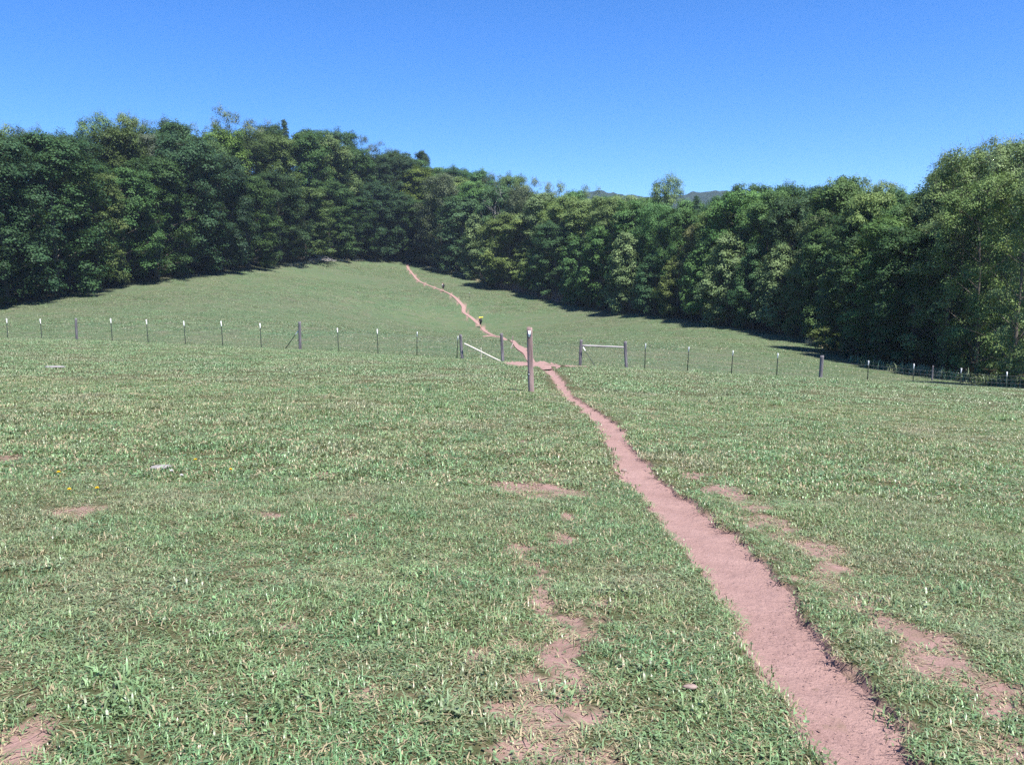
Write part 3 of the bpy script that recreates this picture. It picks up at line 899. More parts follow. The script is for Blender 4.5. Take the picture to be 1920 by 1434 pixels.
# ---------------------------------------------------------------- posts
def upright(base, top):
    d = (Vector(top) - Vector(base))
    return d.to_track_quat('Z', 'Y')
def steel_post_meshes():
    a = MB()
    w, t = .030, .008
    L = 1.45
    a.prism([(-w, -t), (w, -t), (w, t), (t * .8, t), (t * .8, w * 1.1), (-t * .8, w * 1.1), (-t * .8, t), (-w, t)], -.25, L - .27)
    for k in range(12):
        a.box((0, -t * 1.6, .1 + k * .09), (.010, .006, .012))
    b = MB()
    w, t = .0325, .0095
    b.prism([(-w, -t), (w, -t), (w, t), (t * .8, t), (t * .8, w * 1.1), (-t * .8, w * 1.1), (-t * .8, t), (-w, t)], L - .27, L)
    return a.mesh('stake', M['steel']), b.mesh('white_tip', M['white'])
STAKE, TIP = steel_post_meshes()
def steel_post(px_top, py_top, px_base, py_base, d, label, group='steel posts along the pasture fence', lean=True):
    bx_, by_ = at(px_base, py_base, d)[:2]
    z = gz(bx_, by_)
    tpt = at(px_top, py_top, d)
    e = empty('steel_fence_post', (bx_, by_, z), label, 'fence post', group)
    e.rotation_mode = 'QUATERNION'
    v = Vector(tpt) - Vector((bx_, by_, z))
    e.rotation_quaternion = v.to_track_quat('Z', 'Y')
    L = v.length
    e.scale = (1, 1, max(.75, min(1.35, L / 1.45)))
    obj('stake', STAKE, e)
    obj('white_tip', TIP, e)
    return e
def fence_d(px):
    return float(np.interp(px, [a for a, _, _ in FENCE], [c for _, _, c in FENCE]))

LT = [((12, 597), (15, 641), 'steel post nearest the left edge of the photo'), ((75, 598), (79, 641), 'steel post just left of the first purple-grey wooden post'),
      ((207, 597), (211, 643), 'steel post just right of the first purple-grey wooden post'), ((274, 599), (278, 646), 'steel post second to the right of the first wooden post'),
      ((344, 602), (348, 648), 'steel post third to the right of the first wooden post'), ((414, 602), (418, 651), 'steel post fourth to the right of the first wooden post'),
      ((487, 606), (490, 653), 'steel post just left of the braced wooden post'), ((632, 615), (635, 661), 'steel post just right of the braced wooden post'),
      ((707, 617), (708.5, 664), 'steel post midway between braced post and gate'), ((782.5, 622), (782, 669), 'steel post next but one to the gate opening'),
      ((859, 630), (857, 673), 'steel post standing against the left gate post'),
      ((1211, 644), (1209, 693), 'steel post just right of the two railed gate posts'), ((1292, 650), (1289, 700), 'steel post second to the right of the railed gate posts'),
      ((1375, 657), (1371, 707), 'steel post third to the right of the railed gate posts'), ((1459, 662), (1456, 712), 'steel post just left of the lone grey wooden post'),
      ((1629, 676), (1626, 726), 'steel post just right of the lone grey wooden post'), ((1714, 682), (1711, 734), 'steel post second to the right of the lone wooden post'),
      ((1803, 690), (1799, 741), 'steel post third to the right of the lone wooden post'), ((1888, 697), (1885, 748), 'steel post nearest the right edge of the photo')]
for (a, b), (c, e_), lab in LT:
    steel_post(a, b, c, e_, fence_d(c), 'white tipped dark ' + lab)
steel_post(559, 621, 534, 656, fence_d(540) + .1, 'white tipped steel stake leaning as a brace against the wooden post')
steel_post(1093, 651, 1116, 689, fence_d(1110) - .1, 'white tipped steel stake slanting down from the railed gate post')
hp = hit(880, 564)
steel_post(880.5, 548, 880, 564, hp[1], 'small pale steel post alone on the far hillside', None)

def wooden_post(name, h, rad, mat, seed, n=12, taper=.92, sq=.0):
    """weathered round post: splits, uneven girth, slanted worn top"""
    rg = np.random.default_rng(seed)
    rings = 18
    V, Fc = [], []
    ph = rg.uniform(0, 6.28, 4)
    grooves = rg.uniform(.0, 1, n) ** 3 * .12
    for i in range(rings):
        t = i / (rings - 1)
        z = -.3 + (h + .3) * t
        for k in range(n):
            a = 2 * math.pi * k / n
            r = rad * (1 - (1 - taper) * t) * (1 + .05 * math.sin(2 * a + ph[0]) + .03 * math.sin(3 * a + ph[1] + 2 * t) - grooves[k] * (.5 + .5 * math.sin(ph[2] + 5 * t)))
            if sq:
                r *= 1 + sq * (math.cos(4 * a) * -.5)
            zz = z + (.02 * math.sin(a + ph[3]) + rg.uniform(-.008, .008) if i == rings - 1 else 0)
            V.append((r * math.cos(a) + .01 * math.sin(3 * t + ph[0]), r * math.sin(a) + .01 * math.sin(2 * t + ph[1]), zz))
    for i in range(rings - 1):
        for k in range(n):
            a, b = i * n + k, i * n + (k + 1) % n
            Fc.append((a, b, b + n)); Fc.append((a, b + n, a + n))
    c = len(V)
    V.append((0, 0, h - .006))
    for k in range(n):
        Fc.append(((rings - 1) * n + k, (rings - 1) * n + (k + 1) % n, c))
    return mesh_np(name, V, Fc, M[mat], False)
def put_wooden(px_t, py_t, px_b, py_b, d, wpx, label, mat='weathered', group='wooden posts of the pasture fence', name='wooden_post', seed=1):
    b = at(px_b, py_b, d)
    z = gz(b[0], b[1])
    t = Vector(at(px_t, py_t, d))
    v = t - Vector((b[0], b[1], z))
    e = empty(name, (b[0], b[1], z), label, 'post', group)
    e.rotation_mode = 'QUATERNION'
    q = v.to_track_quat('Z', 'Y')
    e.rotation_quaternion = q
    obj('shaft', wooden_post('shaft', v.length, wpx * .94 / F * d / 2, mat, seed), e)
    return e, v.length
for i, (a, b, c, d_, w, lab) in enumerate([
        (142, 597, 144, 641, 5, 'purple-grey wooden post, leftmost wooden post of the fence'), (562, 603, 563, 656, 6, 'purple-grey wooden post with a steel stake leaning on it'),
        (863.5, 627, 867, 673, 6.5, 'dark grey wooden gate post beside a white tipped steel post'), (940.5, 625, 943, 679, 6.5, 'dark grey wooden post where the pale fallen pole ends'),
        (1090, 637, 1087.5, 688, 6.5, 'grey wooden gate post at the path end of the rail'), (1172.5, 640, 1174.5, 692, 7, 'grey wooden gate post at the far end of the rail'),
        (1541, 667, 1538, 718, 8, 'lone dark grey wooden post in the right fence line')]):
    put_wooden(a, b, c, d_, fence_d(c), w, lab, seed=30 + i)
for i, (a, b, c, d_, lab) in enumerate([(1749, 686, 1748, 709, 'pale worn post standing in the shade before the right wood'), (1832, 690, 1831, 712, 'short pale post in the shade under the airy trees')]):
    put_wooden(a, b, c, d_, 58.5, 3.4, lab, seed=50 + i, group='posts of the fence along the right wood')

# blazed post by the path
e, L = put_wooden(993.5, 614, 996.5, 738, 21.0, 11.4, 'tall reddish weathered post with a white painted blaze beside the path', 'post_red', None, 'blazed_post', 77)
R0 = 11.4 * .94 / F * 21 / 2
def curved_plate(r, a0, a1, z0, z1, mat, name):
    V, Fc = [], []
    n = 8
    for i in range(n + 1):
        a = a0 + (a1 - a0) * i / n
        for rr in (r, r + .006):
            for z in (z0, z1):
                V.append((rr * math.cos(a), rr * math.sin(a), z))
    for i in range(n):
        p, q = i * 4, i * 4 + 4
        Fc += [(p + 2, q + 2, q + 3), (p + 2, q + 3, p + 3), (p, p + 1, q + 1), (p, q + 1, q), (p + 1, p + 3, q + 3), (p + 1, q + 3, q + 1), (p, q, q + 2), (p, q + 2, p + 2)]
    return mesh_np(name, V, Fc, M[mat])
e.rotation_quaternion = e.rotation_quaternion @ Quaternion((0, 0, 1), 0)
# direction of the post's local axes towards the camera
mloc = e.rotation_quaternion.inverted() @ Vector((-e.location.x, -e.location.y, 0)).normalized()
ca = math.atan2(mloc.y, mloc.x)
obj('blaze', curved_plate(R0 * 1.0, ca - .62, ca + .12, L - .235, L - .075, 'white', 'blaze'), e)
obj('blaze', curved_plate(R0 * .985, ca + .2, ca + .4, L - .20, L - .06, 'grey_stone', 'blaze_old'), e)
ins = MB()
ins.tube([(R0 * .9 * math.cos(ca - .7), R0 * .9 * math.sin(ca - .7), .47), (R0 * 1.35 * math.cos(ca - .7), R0 * 1.35 * math.sin(ca - .7), .47)], .028, 8)
obj('bracket', ins.mesh('bracket', M['black']), e)
ins = MB()
ins.tube([(R0 * 1.3 * math.cos(ca - .55), R0 * 1.3 * math.sin(ca - .55), .44), (R0 * 1.3 * math.cos(ca - .55), R0 * 1.3 * math.sin(ca - .55), .475)], .011, 6)
obj('staple', ins.mesh('staple', M['white']), e)

# rail between the two right gate posts, fallen pole on the left, small stakes
def pole(name, p, q, r0, r1, mat, label, cat, extra=None):
    p, q = Vector(p), Vector(q)
    mb = MB()
    n = 9
    pts, rad = [], []
    for i in range(n):
        t = i / (n - 1)
        pts.append((q - p) * t + Vector((random.uniform(-1, 1), random.uniform(-1, 1), random.uniform(-1, 1))) * r0 * .12)
        rad.append(r0 + (r1 - r0) * t + random.uniform(-.03, .03) * r0)
    mb.tube(pts, rad, 8)
    o = obj(name, mb.mesh(name, M[mat]), None, p)
    return tag(o, label, cat)
p, q = at(1092, 648, fence_d(1090)), at(1171, 651, fence_d(1173))
pole('gate_rail', p, q, .055, .05, 'rail', 'weathered grey rail joining the two right gate posts', 'rail')
p, q = at(870.5, 644, fence_d(868) - .25), at(938.5, 677, fence_d(940) - .25)
q[2] = gz(q[0], q[1]) + .04
pole('fallen_pole', p, q, .045, .04, 'pale_wood', 'pale peeled pole slanting down between the left gate posts', 'pole')
p = at(902, 658, fence_d(900) + .1)
g_ = gz(p[0], p[1])
pole('wooden_stake', (p[0], p[1], g_ - .05), at(902, 652, fence_d(900) + .1), .022, .02, 'pale_wood', 'short pale upright stake behind the slanting pole', 'stake')
h1 = hit(960.5, 655)
zt = at(961.5, 630, h1[1])
pole('survey_stake', (h1[0], h1[1], gz(*h1) - .05), zt, .035, .032, 'post_red', 'thin reddish stake beside the path just beyond the gate', 'stake')
h1 = hit(959.5, 655)
pole('leaning_stick', (h1[0] - .1, h1[1] - .2, gz(*h1)), at(961.5, 644, h1[1] - .1), .022, .018, 'pale_wood', 'short pale stick leaning on the thin reddish stake', 'stick')

# fence wires
def wire_run(pxs, heights, label, stays=False):
    pts = []
    for px in pxs:
        d = fence_d(px)
        b = np.array([(px - W0 / 2) / F * d * 1.0, d])
        # ray direction uses a row near the ground, so take x at the post's foot
        row = np.interp(px, [a for a, _, _ in FENCE], [b_ for _, b_, _ in FENCE])
        b = at(px, row, d)[:2]
        pts.append((b[0], b[1], gz(b[0], b[1])))
    e = empty('fence_wire', pts[0], label, 'wire')
    o0 = Vector(pts[0])
    for h in heights:
        mb = MB()
        mb.tube([Vector((x, y - .03, z + h)) - o0 for x, y, z in pts], .0020, 3, False)
        obj('strand', mb.mesh('strand', M['wire']), e)
    if stays:
        for (a, b) in zip(pts[:-1], pts[1:]):
            n = 9
            for k in range(1, n):
                t = k / n
                x, y, z = [a[i] + (b[i] - a[i]) * t for i in range(3)]
                mb = MB()
                mb.tube([Vector((x, y - .03, z + .05)) - o0, Vector((x, y - .03, z + 1.1)) - o0], .0014, 3, False)
                obj('stay', mb.mesh('stay', M['wire']), e)
wire_run([12, 75, 142, 209, 276, 346, 416, 489, 562, 633, 707, 782, 857], (.3, .6, .9, 1.15), 'thin wire strands strung along the fence left of the gate')
wire_run([1174, 1210, 1290, 1373, 1457, 1538, 1626, 1711, 1799, 1885, 1960], (.15, .35, .55, .75, .95, 1.15), 'thin woven wire along the fence right of the gate', True)

# ---------------------------------------------------------------- brush pile at the wood's edge
def brush_pile():
    b = hit(592, 491)
    z = gz(*b)
    e = empty('brush_pile', (b[0], b[1], z), 'heap of grey dead branches at the edge of the left wood', 'brush pile')
    rg = random.Random(5)
    for i in range(70):
        t = rg.uniform(-1, 1)
        cx = t * 4.2
        hgt = .15 + 1.15 * (1 - t * t) * rg.random()
        L = rg.uniform(.7, 2.4)
        a = rg.gauss(0, .35) + (math.pi if rg.random() < .5 else 0)
        tilt = rg.uniform(-.12, .45) if i > 30 else rg.uniform(-.05, .18)
        p = Vector((cx, rg.uniform(-1, 1), max(.06, hgt)))
        dv = Vector((math.cos(a) * math.cos(tilt), math.sin(a) * math.cos(tilt) * .7, math.sin(tilt))) * L / 2
        bend = Vector((0, 0, rg.uniform(-.1, .2)))
        r = rg.choice([.03, .04, .05, .07, .10])
        mb = MB()
        mb.tube([-dv, bend, dv], [r, r * .85, r * .5], 5)
        obj('branch', mb.mesh('branch', M[rg.choice(['rail', 'weathered', 'bark_pale', 'bark', 'rail'])]), e, p)
brush_pile()

# ---------------------------------------------------------------- stones, dung, flowers
def rock(name, px, py, wpx, hpx, mat, label, cat, seed, sink=.35):
    b = hit(px, py)
    rg = np.random.default_rng(seed)
    r = wpx / F * b[1] / 2
    h = hpx / F * b[1]
    V, Fc = [], []
    nu, nv = 12, 7
    for j in range(nv + 1):
        ph = math.pi * j / nv
        for i in range(nu):
            a = 2 * math.pi * i / nu
            k = 1 + .18 * math.sin(2 * a + seed) + .12 * math.sin(3 * a + 2 * seed + ph) + rg.uniform(-.06, .06)
            V.append((r * k * math.sin(ph) * math.cos(a), r * .7 * k * math.sin(ph) * math.sin(a), h * math.cos(ph) * (1 + rg.uniform(-.12, .12))))
    for j in range(nv):
        for i in range(nu):
            a, b2 = j * nu + i, j * nu + (i + 1) % nu
            Fc.append((a, a + nu, b2 + nu)); Fc.append((a, b2 + nu, b2))
    z = gz(*b) + h * (1 - 2 * sink) * .5 + .012
    o = obj(name, mesh_np(name, V, Fc, M[mat], False), None, (b[0], b[1], z))
    return tag(o, label, cat)
rock('stone', 1170, 877, 11, 4, 'stone', 'small pale stone lying on the bare path', 'stone', 3, .15)
rock('stone', 1295, 1297, 26, 5, 'stone', 'flat pinkish stone lying in the grass left of the path', 'stone', 8, .1)
rock('dung_pat', 300, 875, 40, 4, 'grey_stone', 'flat dry grey cow pat in the grass, left of the yellow flowers', 'cow pat', 12, .1)
rock('dung_pat', 103, 690, 36, 2.5, 'grey_stone', 'faint grey cow pat far out in the left grass', 'cow pat', 15, .1)
def flower(px, py, label, mat='yellow', group='yellow dandelions in the left grass'):
    b = hit(px, py + 5)
    z = gz(*b)
    h = .095
    e = empty('dandelion' if mat == 'yellow' else 'clover_flower', (b[0], b[1], z), label, 'flower', group)
    mb = MB()
    mb.tube([(0, 0, -.01), (.006, 0, h * .5), (.004, .004, h)], .0025, 5)
    obj('stem', mb.mesh('stem', M['stem']), e)
    V, Fc = [], []
    r = .021
    n = 16
    rg = random.Random(px)
    for ring, (rr, zz) in enumerate(((1.0, .0), (.8, .007), (.45, .012))):
        for k in range(n):
            a = 2 * math.pi * (k + .5 * ring) / n
            c = Vector((math.cos(a), math.sin(a), 0))
            s = Vector((-c.y, c.x, 0)) * r * .16
            b0 = len(V)
            tip = c * r * rr * rg.uniform(.85, 1.1) + Vector((0, 0, h + zz + .004))
            base = Vector((.003, .003, h - .002))
            for q in (base, (base + tip) / 2 + s + Vector((0, 0, .002)), tip, (base + tip) / 2 - s + Vector((0, 0, .002))):
                V.append(tuple(q))
            Fc.append((b0, b0 + 1, b0 + 2)); Fc.append((b0, b0 + 2, b0 + 3))
    obj('flower_head', mesh_np('flower_head', V, Fc, M[mat]), e)
flower(433, 889, 'yellow dandelion standing farthest right of the five')
flower(367, 872, 'yellow dandelion near the grey cow pat')
flower(183, 931, 'yellow dandelion just right above the bare dirt hollow')
flower(131, 931, 'yellow dandelion just left above the bare dirt hollow')
flower(111, 902, 'small yellow dandelion farthest left of the five')
flower(322, 891, 'white clover head just below the grey cow pat', 'clover', 'white clover heads')
flower(341, 897, 'white clover head right of the other one', 'clover', 'white clover heads')

# ---------------------------------------------------------------- hikers
def skin_mesh(name, pts, edges, rads, mat, parent, root=0):
    me = bpy.data.meshes.new(name)
    me.from_pydata([tuple(p) for p in pts], edges, [])
    o = obj(name, me, parent)
    sm = o.modifiers.new('skin', 'SKIN')
    for i, r in enumerate(rads):
        me.skin_vertices[0].data[i].radius = (r, r) if not hasattr(r, '__len__') else r
        me.skin_vertices[0].data[i].use_root = (i == root)
    ss = o.modifiers.new('sub', 'SUBSURF')
    ss.levels = ss.render_levels = 2
    dg = bpy.context.evaluated_depsgraph_get()
    res = bpy.data.meshes.new_from_object(o.evaluated_get(dg))
    o.modifiers.clear()
    o.data = res
    res.materials.clear()
    res.materials.append(M[mat])
    for p_ in res.polygons:
        p_.use_smooth = True
    return o
def hiker(px, py, heading, label, shirt, packlab, pad):
    b = hit(px, py)
    z = gz(*b) + .03
    e = empty('person', (b[0], b[1], z), label, 'person', 'hikers on the path')
    e.rotation_euler = (0, 0, heading)      # local +Y is the walking direction
    # body: pelvis, spine, neck, head, legs mid-stride, arms
    P = [(0, 0, .95), (0, .04, 1.12), (0, .09, 1.32), (0, .12, 1.47), (0, .14, 1.56), (0, .16, 1.66), (0, .165, 1.75),
         (.09, 0, .90), (.11, .16, .50), (.11, .10, .10), (.11, .24, .05), (-.09, 0, .90), (-.10, -.06, .48), (-.10, -.26, .14), (-.10, -.16, .05),
         (.17, .10, 1.42), (.22, .02, 1.18), (.21, .16, .98), (.205, .21, .92), (-.17, .10, 1.42), (-.23, .04, 1.17), (-.21, .20, 1.02), (-.20, .26, .97)]
    E = [(0, 1), (1, 2), (2, 3), (3, 4), (4, 5), (5, 6), (0, 7), (7, 8), (8, 9), (9, 10), (0, 11), (11, 12), (12, 13), (13, 14), (3, 15), (15, 16), (16, 17), (17, 18), (3, 19), (19, 20), (20, 21), (21, 22)]
    Rr = [.14, .125, .14, .11, .055, .095, .075, .09, .058, .042, .035, .09, .058, .042, .035, .055, .042, .034, .03, .055, .042, .034, .03]
    skin_mesh('body', P, E, Rr, 'skin', e)
    # fingers and thumb of both hands
    for s, h in ((1, Vector(P[18])), (-1, Vector(P[22]))):
        for k in range(5):
            a = (k - 1.5) * .016 if k < 4 else 0
            d = Vector((a * .6, .02, -.06 - .008 * (k in (1, 2)))) if k < 4 else Vector((-s * .04, .03, -.02))
            p0 = h + Vector((a, 0, 0))
            mb = MB()
            mb.tube([p0, p0 + d * .6, p0 + d + Vector((-s * .012, .01, -.005))], [.009, .008, .006], 6)
            obj('thumb' if k == 4 else 'finger', mb.mesh('finger', M['skin'], True), e)
    S_ = [(0, -.0, .93), (0, .04, 1.12), (0, .09, 1.32), (0, .12, 1.46), (.17, .10, 1.425), (.215, .045, 1.25), (-.17, .10, 1.425), (-.215, .06, 1.25)]
    skin_mesh('shirt', S_, [(0, 1), (1, 2), (2, 3), (3, 4), (4, 5), (3, 6), (6, 7)], [.16, .145, .16, .12, .07, .06, .07, .06], shirt, e)
    T_ = [(0, 0, .97), (.09, 0, .88), (.105, .10, .62), (-.09, 0, .88), (-.10, -.04, .60)]
    skin_mesh('shorts', T_, [(0, 1), (1, 2), (0, 3), (3, 4)], [.155, .115, .09, .115, .09], 'shorts', e)
    for s in ((.11, .10, .10), (-.10, -.25, .13)):
        q = Vector(s)
        skin_mesh('boot', [q, q + Vector((0, .02, -.05)), q + Vector((0, .16, -.06))], [(0, 1), (1, 2)], [.055, .055, .045], 'boot', e)
    skin_mesh('cap', [(0, .15, 1.70), (0, .155, 1.765), (0, .27, 1.71)], [(0, 1), (0, 2)], [.105, .07, .03], 'cap', e)
    # face: nose and ears
    mb = MB(); mb.tube([(0, .24, 1.67), (0, .285, 1.645)], [.012, .018], 6); obj('nose', mb.mesh('nose', M['skin'], True), e)
    for s in (1, -1):
        mb = MB(); mb.tube([(s * .085, .15, 1.64), (s * .10, .145, 1.665), (s * .09, .14, 1.685)], [.012, .016, .01], 6); obj('ear', mb.mesh('ear', M['skin'], True), e)
    # backpack
    rm = Matrix.Rotation(heading, 3, 'Z')
    off = rm @ Vector((0, -.17, 1.22))
    k = empty('backpack', (b[0] + off.x, b[1] + off.y, z + off.z), packlab, 'backpack', 'backpacks of the hikers')
    k.rotation_euler = (-.12, 0, heading)
    skin_mesh('pack_body', [(0, -.02, -.28), (0, -.04, 0), (0, -.02, .28)], [(0, 1), (1, 2)], [(.21, .15), (.23, .17), (.20, .15)], 'black', k)
    skin_mesh('lid', [(-.10, -.02, .37), (.10, -.02, .37)], [(0, 1)], [(.10, .07), (.10, .07)], 'black', k)
    for s in (1, -1):
        mb = MB(); mb.tube([(s * .10, .10, .30), (s * .11, .24, .24), (s * .13, .30, .05), (s * .15, .12, -.2)], .024, 5); obj('shoulder_strap', mb.mesh('strap', M['black']), k)
        skin_mesh('side_pocket', [(s * .19, -.04, -.2), (s * .19, -.04, 0)], [(0, 1)], [.06, .06], 'black', k)
    if pad:
        mb = MB()
        mb.tube([(-.40, -.05, .47), (-.28, -.05, .49), (0, -.05, .51), (.28, -.05, .53), (.40, -.05, .52)], [.06, .08, .085, .085, .065], 12)
        obj('yellow_pad', mb.mesh('yellow_pad', M['pad'], True), k)
    return e
hiker(901, 615, math.radians(24), 'hiker under a yellow topped pack, nearer of the two on the path', 'shirt_dark', 'black backpack carrying a rolled yellow pad', True)
hiker(831, 547.5, math.radians(38), 'hiker in a pale grey shirt, farther up the hillside path', 'shirt_grey', 'plain black backpack on the farther hiker', False)

# ---------------------------------------------------------------- grass
def tuft(name, n, R, h, w, seed, mat, broad=.15, straw=.10, flatness=.5, segs=2, offz=0.0):
    rg = np.random.default_rng(seed)
    V, T, Fq = [], [], []
    a = rg.uniform(0, 6.283, n)
    r = R * np.sqrt(rg.random(n))
    bx_, by_ = r * np.cos(a), r * np.sin(a)
    dirn = rg.uniform(0, 6.283, n)
    hh = h * (.3 + 1.2 * rg.random(n) ** 1.4)
    lean = rg.uniform(.15, 1.0, n) * flatness * 2
    ww = w * rg.uniform(.6, 1.35, n)
    tone = rg.random(n) * .8
    is_straw = rg.random(n) < straw
    tone[is_straw] = rg.uniform(.93, 1, is_straw.sum())
    is_b = (rg.random(n) < broad) & ~is_straw
    verts, faces, tn = [], [], []
    for i in range(n):
        d = np.array([math.cos(dirn[i]), math.sin(dirn[i]), 0])
        s = np.array([-d[1], d[0], 0]) * ww[i] / 2
        p = np.array([bx_[i], by_[i], -.008])
        H, l = hh[i], lean[i]
        if is_straw[i] and rg.random() < .6:
            l *= 2.2; H *= .5
        b0 = len(verts)
        if is_b[i]:      # clover or plantain leaflet held near flat
            H *= .55
            c = p + d * H * .5 + np.array([0, 0, H])
            L = ww[i] * 1.5
            tilt = np.array([0, 0, rg.uniform(-.4, .4)])
            d2 = d + tilt
            verts += [c - d2 * L, c + s * 2.2, c + d2 * L * 1.1, c - s * 2.2]
            faces += [(b0, b0 + 1, b0 + 2), (b0, b0 + 2, b0 + 3)]
            tn += [tone[i]] * 4
        else:
            m = p + d * H * l * .3 + np.array([0, 0, H * .62])
            t = p + d * H * l * 1.0 + np.array([0, 0, H * (1.0 - .28 * min(l, 1.6))])
            verts += [p - s, p + s, m + s * .85, m - s * .85, t]
            faces += [(b0, b0 + 1, b0 + 2), (b0, b0 + 2, b0 + 3), (b0 + 3, b0 + 2, b0 + 4)]
            tn += [tone[i]] * 5
    return mesh_np(name, np.array(verts), np.array(faces), mat, False, {'tone': tn})

def scatter_object(name, pts, nrm, scl, idx, sources, label, cat='grass'):
    """one object: points that carry tufts (geometry nodes)"""
    me = bpy.data.meshes.new(name)
    me.vertices.add(len(pts))
    me.vertices.foreach_set('co', np.asarray(pts, np.float32).ravel())
    at_ = me.attributes.new('rot', 'FLOAT_VECTOR', 'POINT'); at_.data.foreach_set('vector', np.asarray(nrm, np.float32).ravel())
    at_ = me.attributes.new('scl', 'FLOAT_VECTOR', 'POINT'); at_.data.foreach_set('vector', np.asarray(scl, np.float32).ravel())
    at_ = me.attributes.new('idx', 'INT', 'POINT'); at_.data.foreach_set('value', np.asarray(idx, np.int32))
    o = obj(name, me)
    tag(o, label, cat, None, 'stuff')
    col = bpy.data.collections.new(name + '_sources')
    for i, s in enumerate(sources):
        so = bpy.data.objects.new('%s_source_%02d' % (name, i), s)
        col.objects.link(so)
    ng = bpy.data.node_groups.new(name + '_nodes', 'GeometryNodeTree')
    ng.interface.new_socket('Geometry', in_out='INPUT', socket_type='NodeSocketGeometry')
    ng.interface.new_socket('Geometry', in_out='OUTPUT', socket_type='NodeSocketGeometry')
    gi, go = ng.nodes.new('NodeGroupInput'), ng.nodes.new('NodeGroupOutput')
    ci = ng.nodes.new('GeometryNodeCollectionInfo')
    ci.inputs['Collection'].default_value = col
    ci.inputs['Separate Children'].default_value = True
    ci.inputs['Reset Children'].default_value = True
    ip = ng.nodes.new('GeometryNodeInstanceOnPoints')
    ip.inputs['Pick Instance'].default_value = True
    def attr(nm, typ):
        n = ng.nodes.new('GeometryNodeInputNamedAttribute')
        n.data_type = typ
        n.inputs['Name'].default_value = nm
        return n.outputs['Attribute']
    ng.links.new(gi.outputs[0], ip.inputs['Points'])
    ng.links.new(ci.outputs[0], ip.inputs['Instance'])
    ng.links.new(attr('idx', 'INT'), ip.inputs['Instance Index'])
    er = ng.nodes.new('FunctionNodeEulerToRotation')
    ng.links.new(attr('rot', 'FLOAT_VECTOR'), er.inputs[0])
    ng.links.new(er.outputs[0], ip.inputs['Rotation'])
    ng.links.new(attr('scl', 'FLOAT_VECTOR'), ip.inputs['Scale'])
    ng.links.new(ip.outputs[0], go.inputs[0])
    md = o.modifiers.new('tufts', 'NODES')
    md.node_group = ng
    return o
def worn_mask(x, y):
    m = np.zeros(len(x), bool)
    for X, Y in worn_xy:
        lo, hi = np.argsort(X[:, 3]), None
        xs = X[lo, 3]
        y0, y1 = Y.min(1)[lo], Y.max(1)[lo]
        m |= (x > xs[0]) & (x < xs[-1]) & (y > np.interp(x, xs, y0)) & (y < np.interp(x, xs, y1))
    return m
FX = np.array([at(*c)[0] for c in FENCE]); FY = np.array([at(*c)[1] for c in FENCE])
def grass_points(r0, r1, dens, umax, margin, td_min, keep_bare=.34, seed=0, side=0):
    hard = 0 if r1 < 20 else .04 if r0 < 20 else .24 if r1 < 80 else .6
    rg = np.random.default_rng(seed)
    xmax = umax * r1 + margin
    n = int(2 * xmax * (r1 - r0) * dens)
    x, y = rg.uniform(-xmax, xmax, n), rg.uniform(r0, r1, n)
    k = np.abs(x) < umax * y + margin
    x, y = x[k], y[k]
    td, _ = trail_dist(x, y)
    k = td > np.maximum(hard, td_min * rg.uniform(.0, 1.5, len(x)))
    x, y = x[k], y[k]
    b = bare(x, y)
    k = rg.random(len(x)) < np.clip(1.12 - b, keep_bare * .75, 1)
    if r1 > 40:
        k &= ~worn_mask(x, y)
    x, y, b = x[k], y[k], b[k]
    ed = np.interp(x / y, EDGE_U, EDGE_D)
    k = y < ed - .3
    if side:
        k &= ((y - np.interp(x, FX, FY)) * side > 0)
    x, y, b = x[k], y[k], b[k]
    z = ground_h(x, y)
    eps = .15
    bx_ = (base_h(x + eps, y) - base_h(x - eps, y)) / (2 * eps)
    by_ = (base_h(x, y + eps) - base_h(x, y - eps)) / (2 * eps)
    tall = fbm(x * .55, y * .55, 91, 3)
    clump = fbm(x * 2.2, y * 2.2, 93, 3)
    hs = np.clip(.62 + .9 * (tall - .4) + .8 * (clump - .45), .4, 1.5) * rg.uniform(.75, 1.25, len(x)) * (1 - .4 * b)
    nz = unit(np.c_[-bx_, -by_, np.ones(len(x))])
    sp_ = rg.uniform(0, 6.283, len(x))
    xa = unit(np.cross(np.c_[-np.sin(sp_), np.cos(sp_), 0 * sp_], nz))
    ya = np.cross(nz, xa)
    rot = np.c_[np.arctan2(ya[:, 2], nz[:, 2]), -np.arcsin(np.clip(xa[:, 2], -1, 1)), np.arctan2(xa[:, 1], xa[:, 0])]
    s = rg.uniform(.8, 1.25, len(x))
    return np.c_[x, y, z], rot, np.c_[s, s, hs], rg, b
def grass_zone(name, r0, r1, dens, umax, margin, td_min, sources, label, seed, side=0):
    P, rot, sc, rg, b = grass_points(r0, r1, dens, umax, margin, td_min, seed=seed, side=side)
    print(name, len(P))
    idx = rg.integers(0, len(sources), len(P))
    if len(sources) == 8:          # bare spots keep dry straw and a few starved tufts
        idx[(b > .35) & (rg.random(len(P)) < .65)] = 6
    scatter_object(name, P, rot, sc, idx, sources, label)
near = [tuft('tuft_near', 28, .075, .042, .0054, 300 + i, M['blade'], broad=[.1, .25, .5, .05, .15, .3, .1, .2][i], straw=[.08, .12, .08, .35, .15, .12, .7, .1][i], flatness=[.6, .7, .6, .9, .6, .7, 1.3, .8][i]) for i in range(8)]
midt = [tuft('tuft_mid', 34, .13, .055, .011, 320 + i, M['blade'], broad=.2, straw=[.1, .14, .4, .16, .1][i], flatness=.7) for i in range(5)]
fart = [tuft('tuft_far', 84, .34, .055, .015, 340 + i, M['blade_far'], broad=.12, straw=[.12, .18, .34, .14][i], flatness=.6) for i in range(4)]
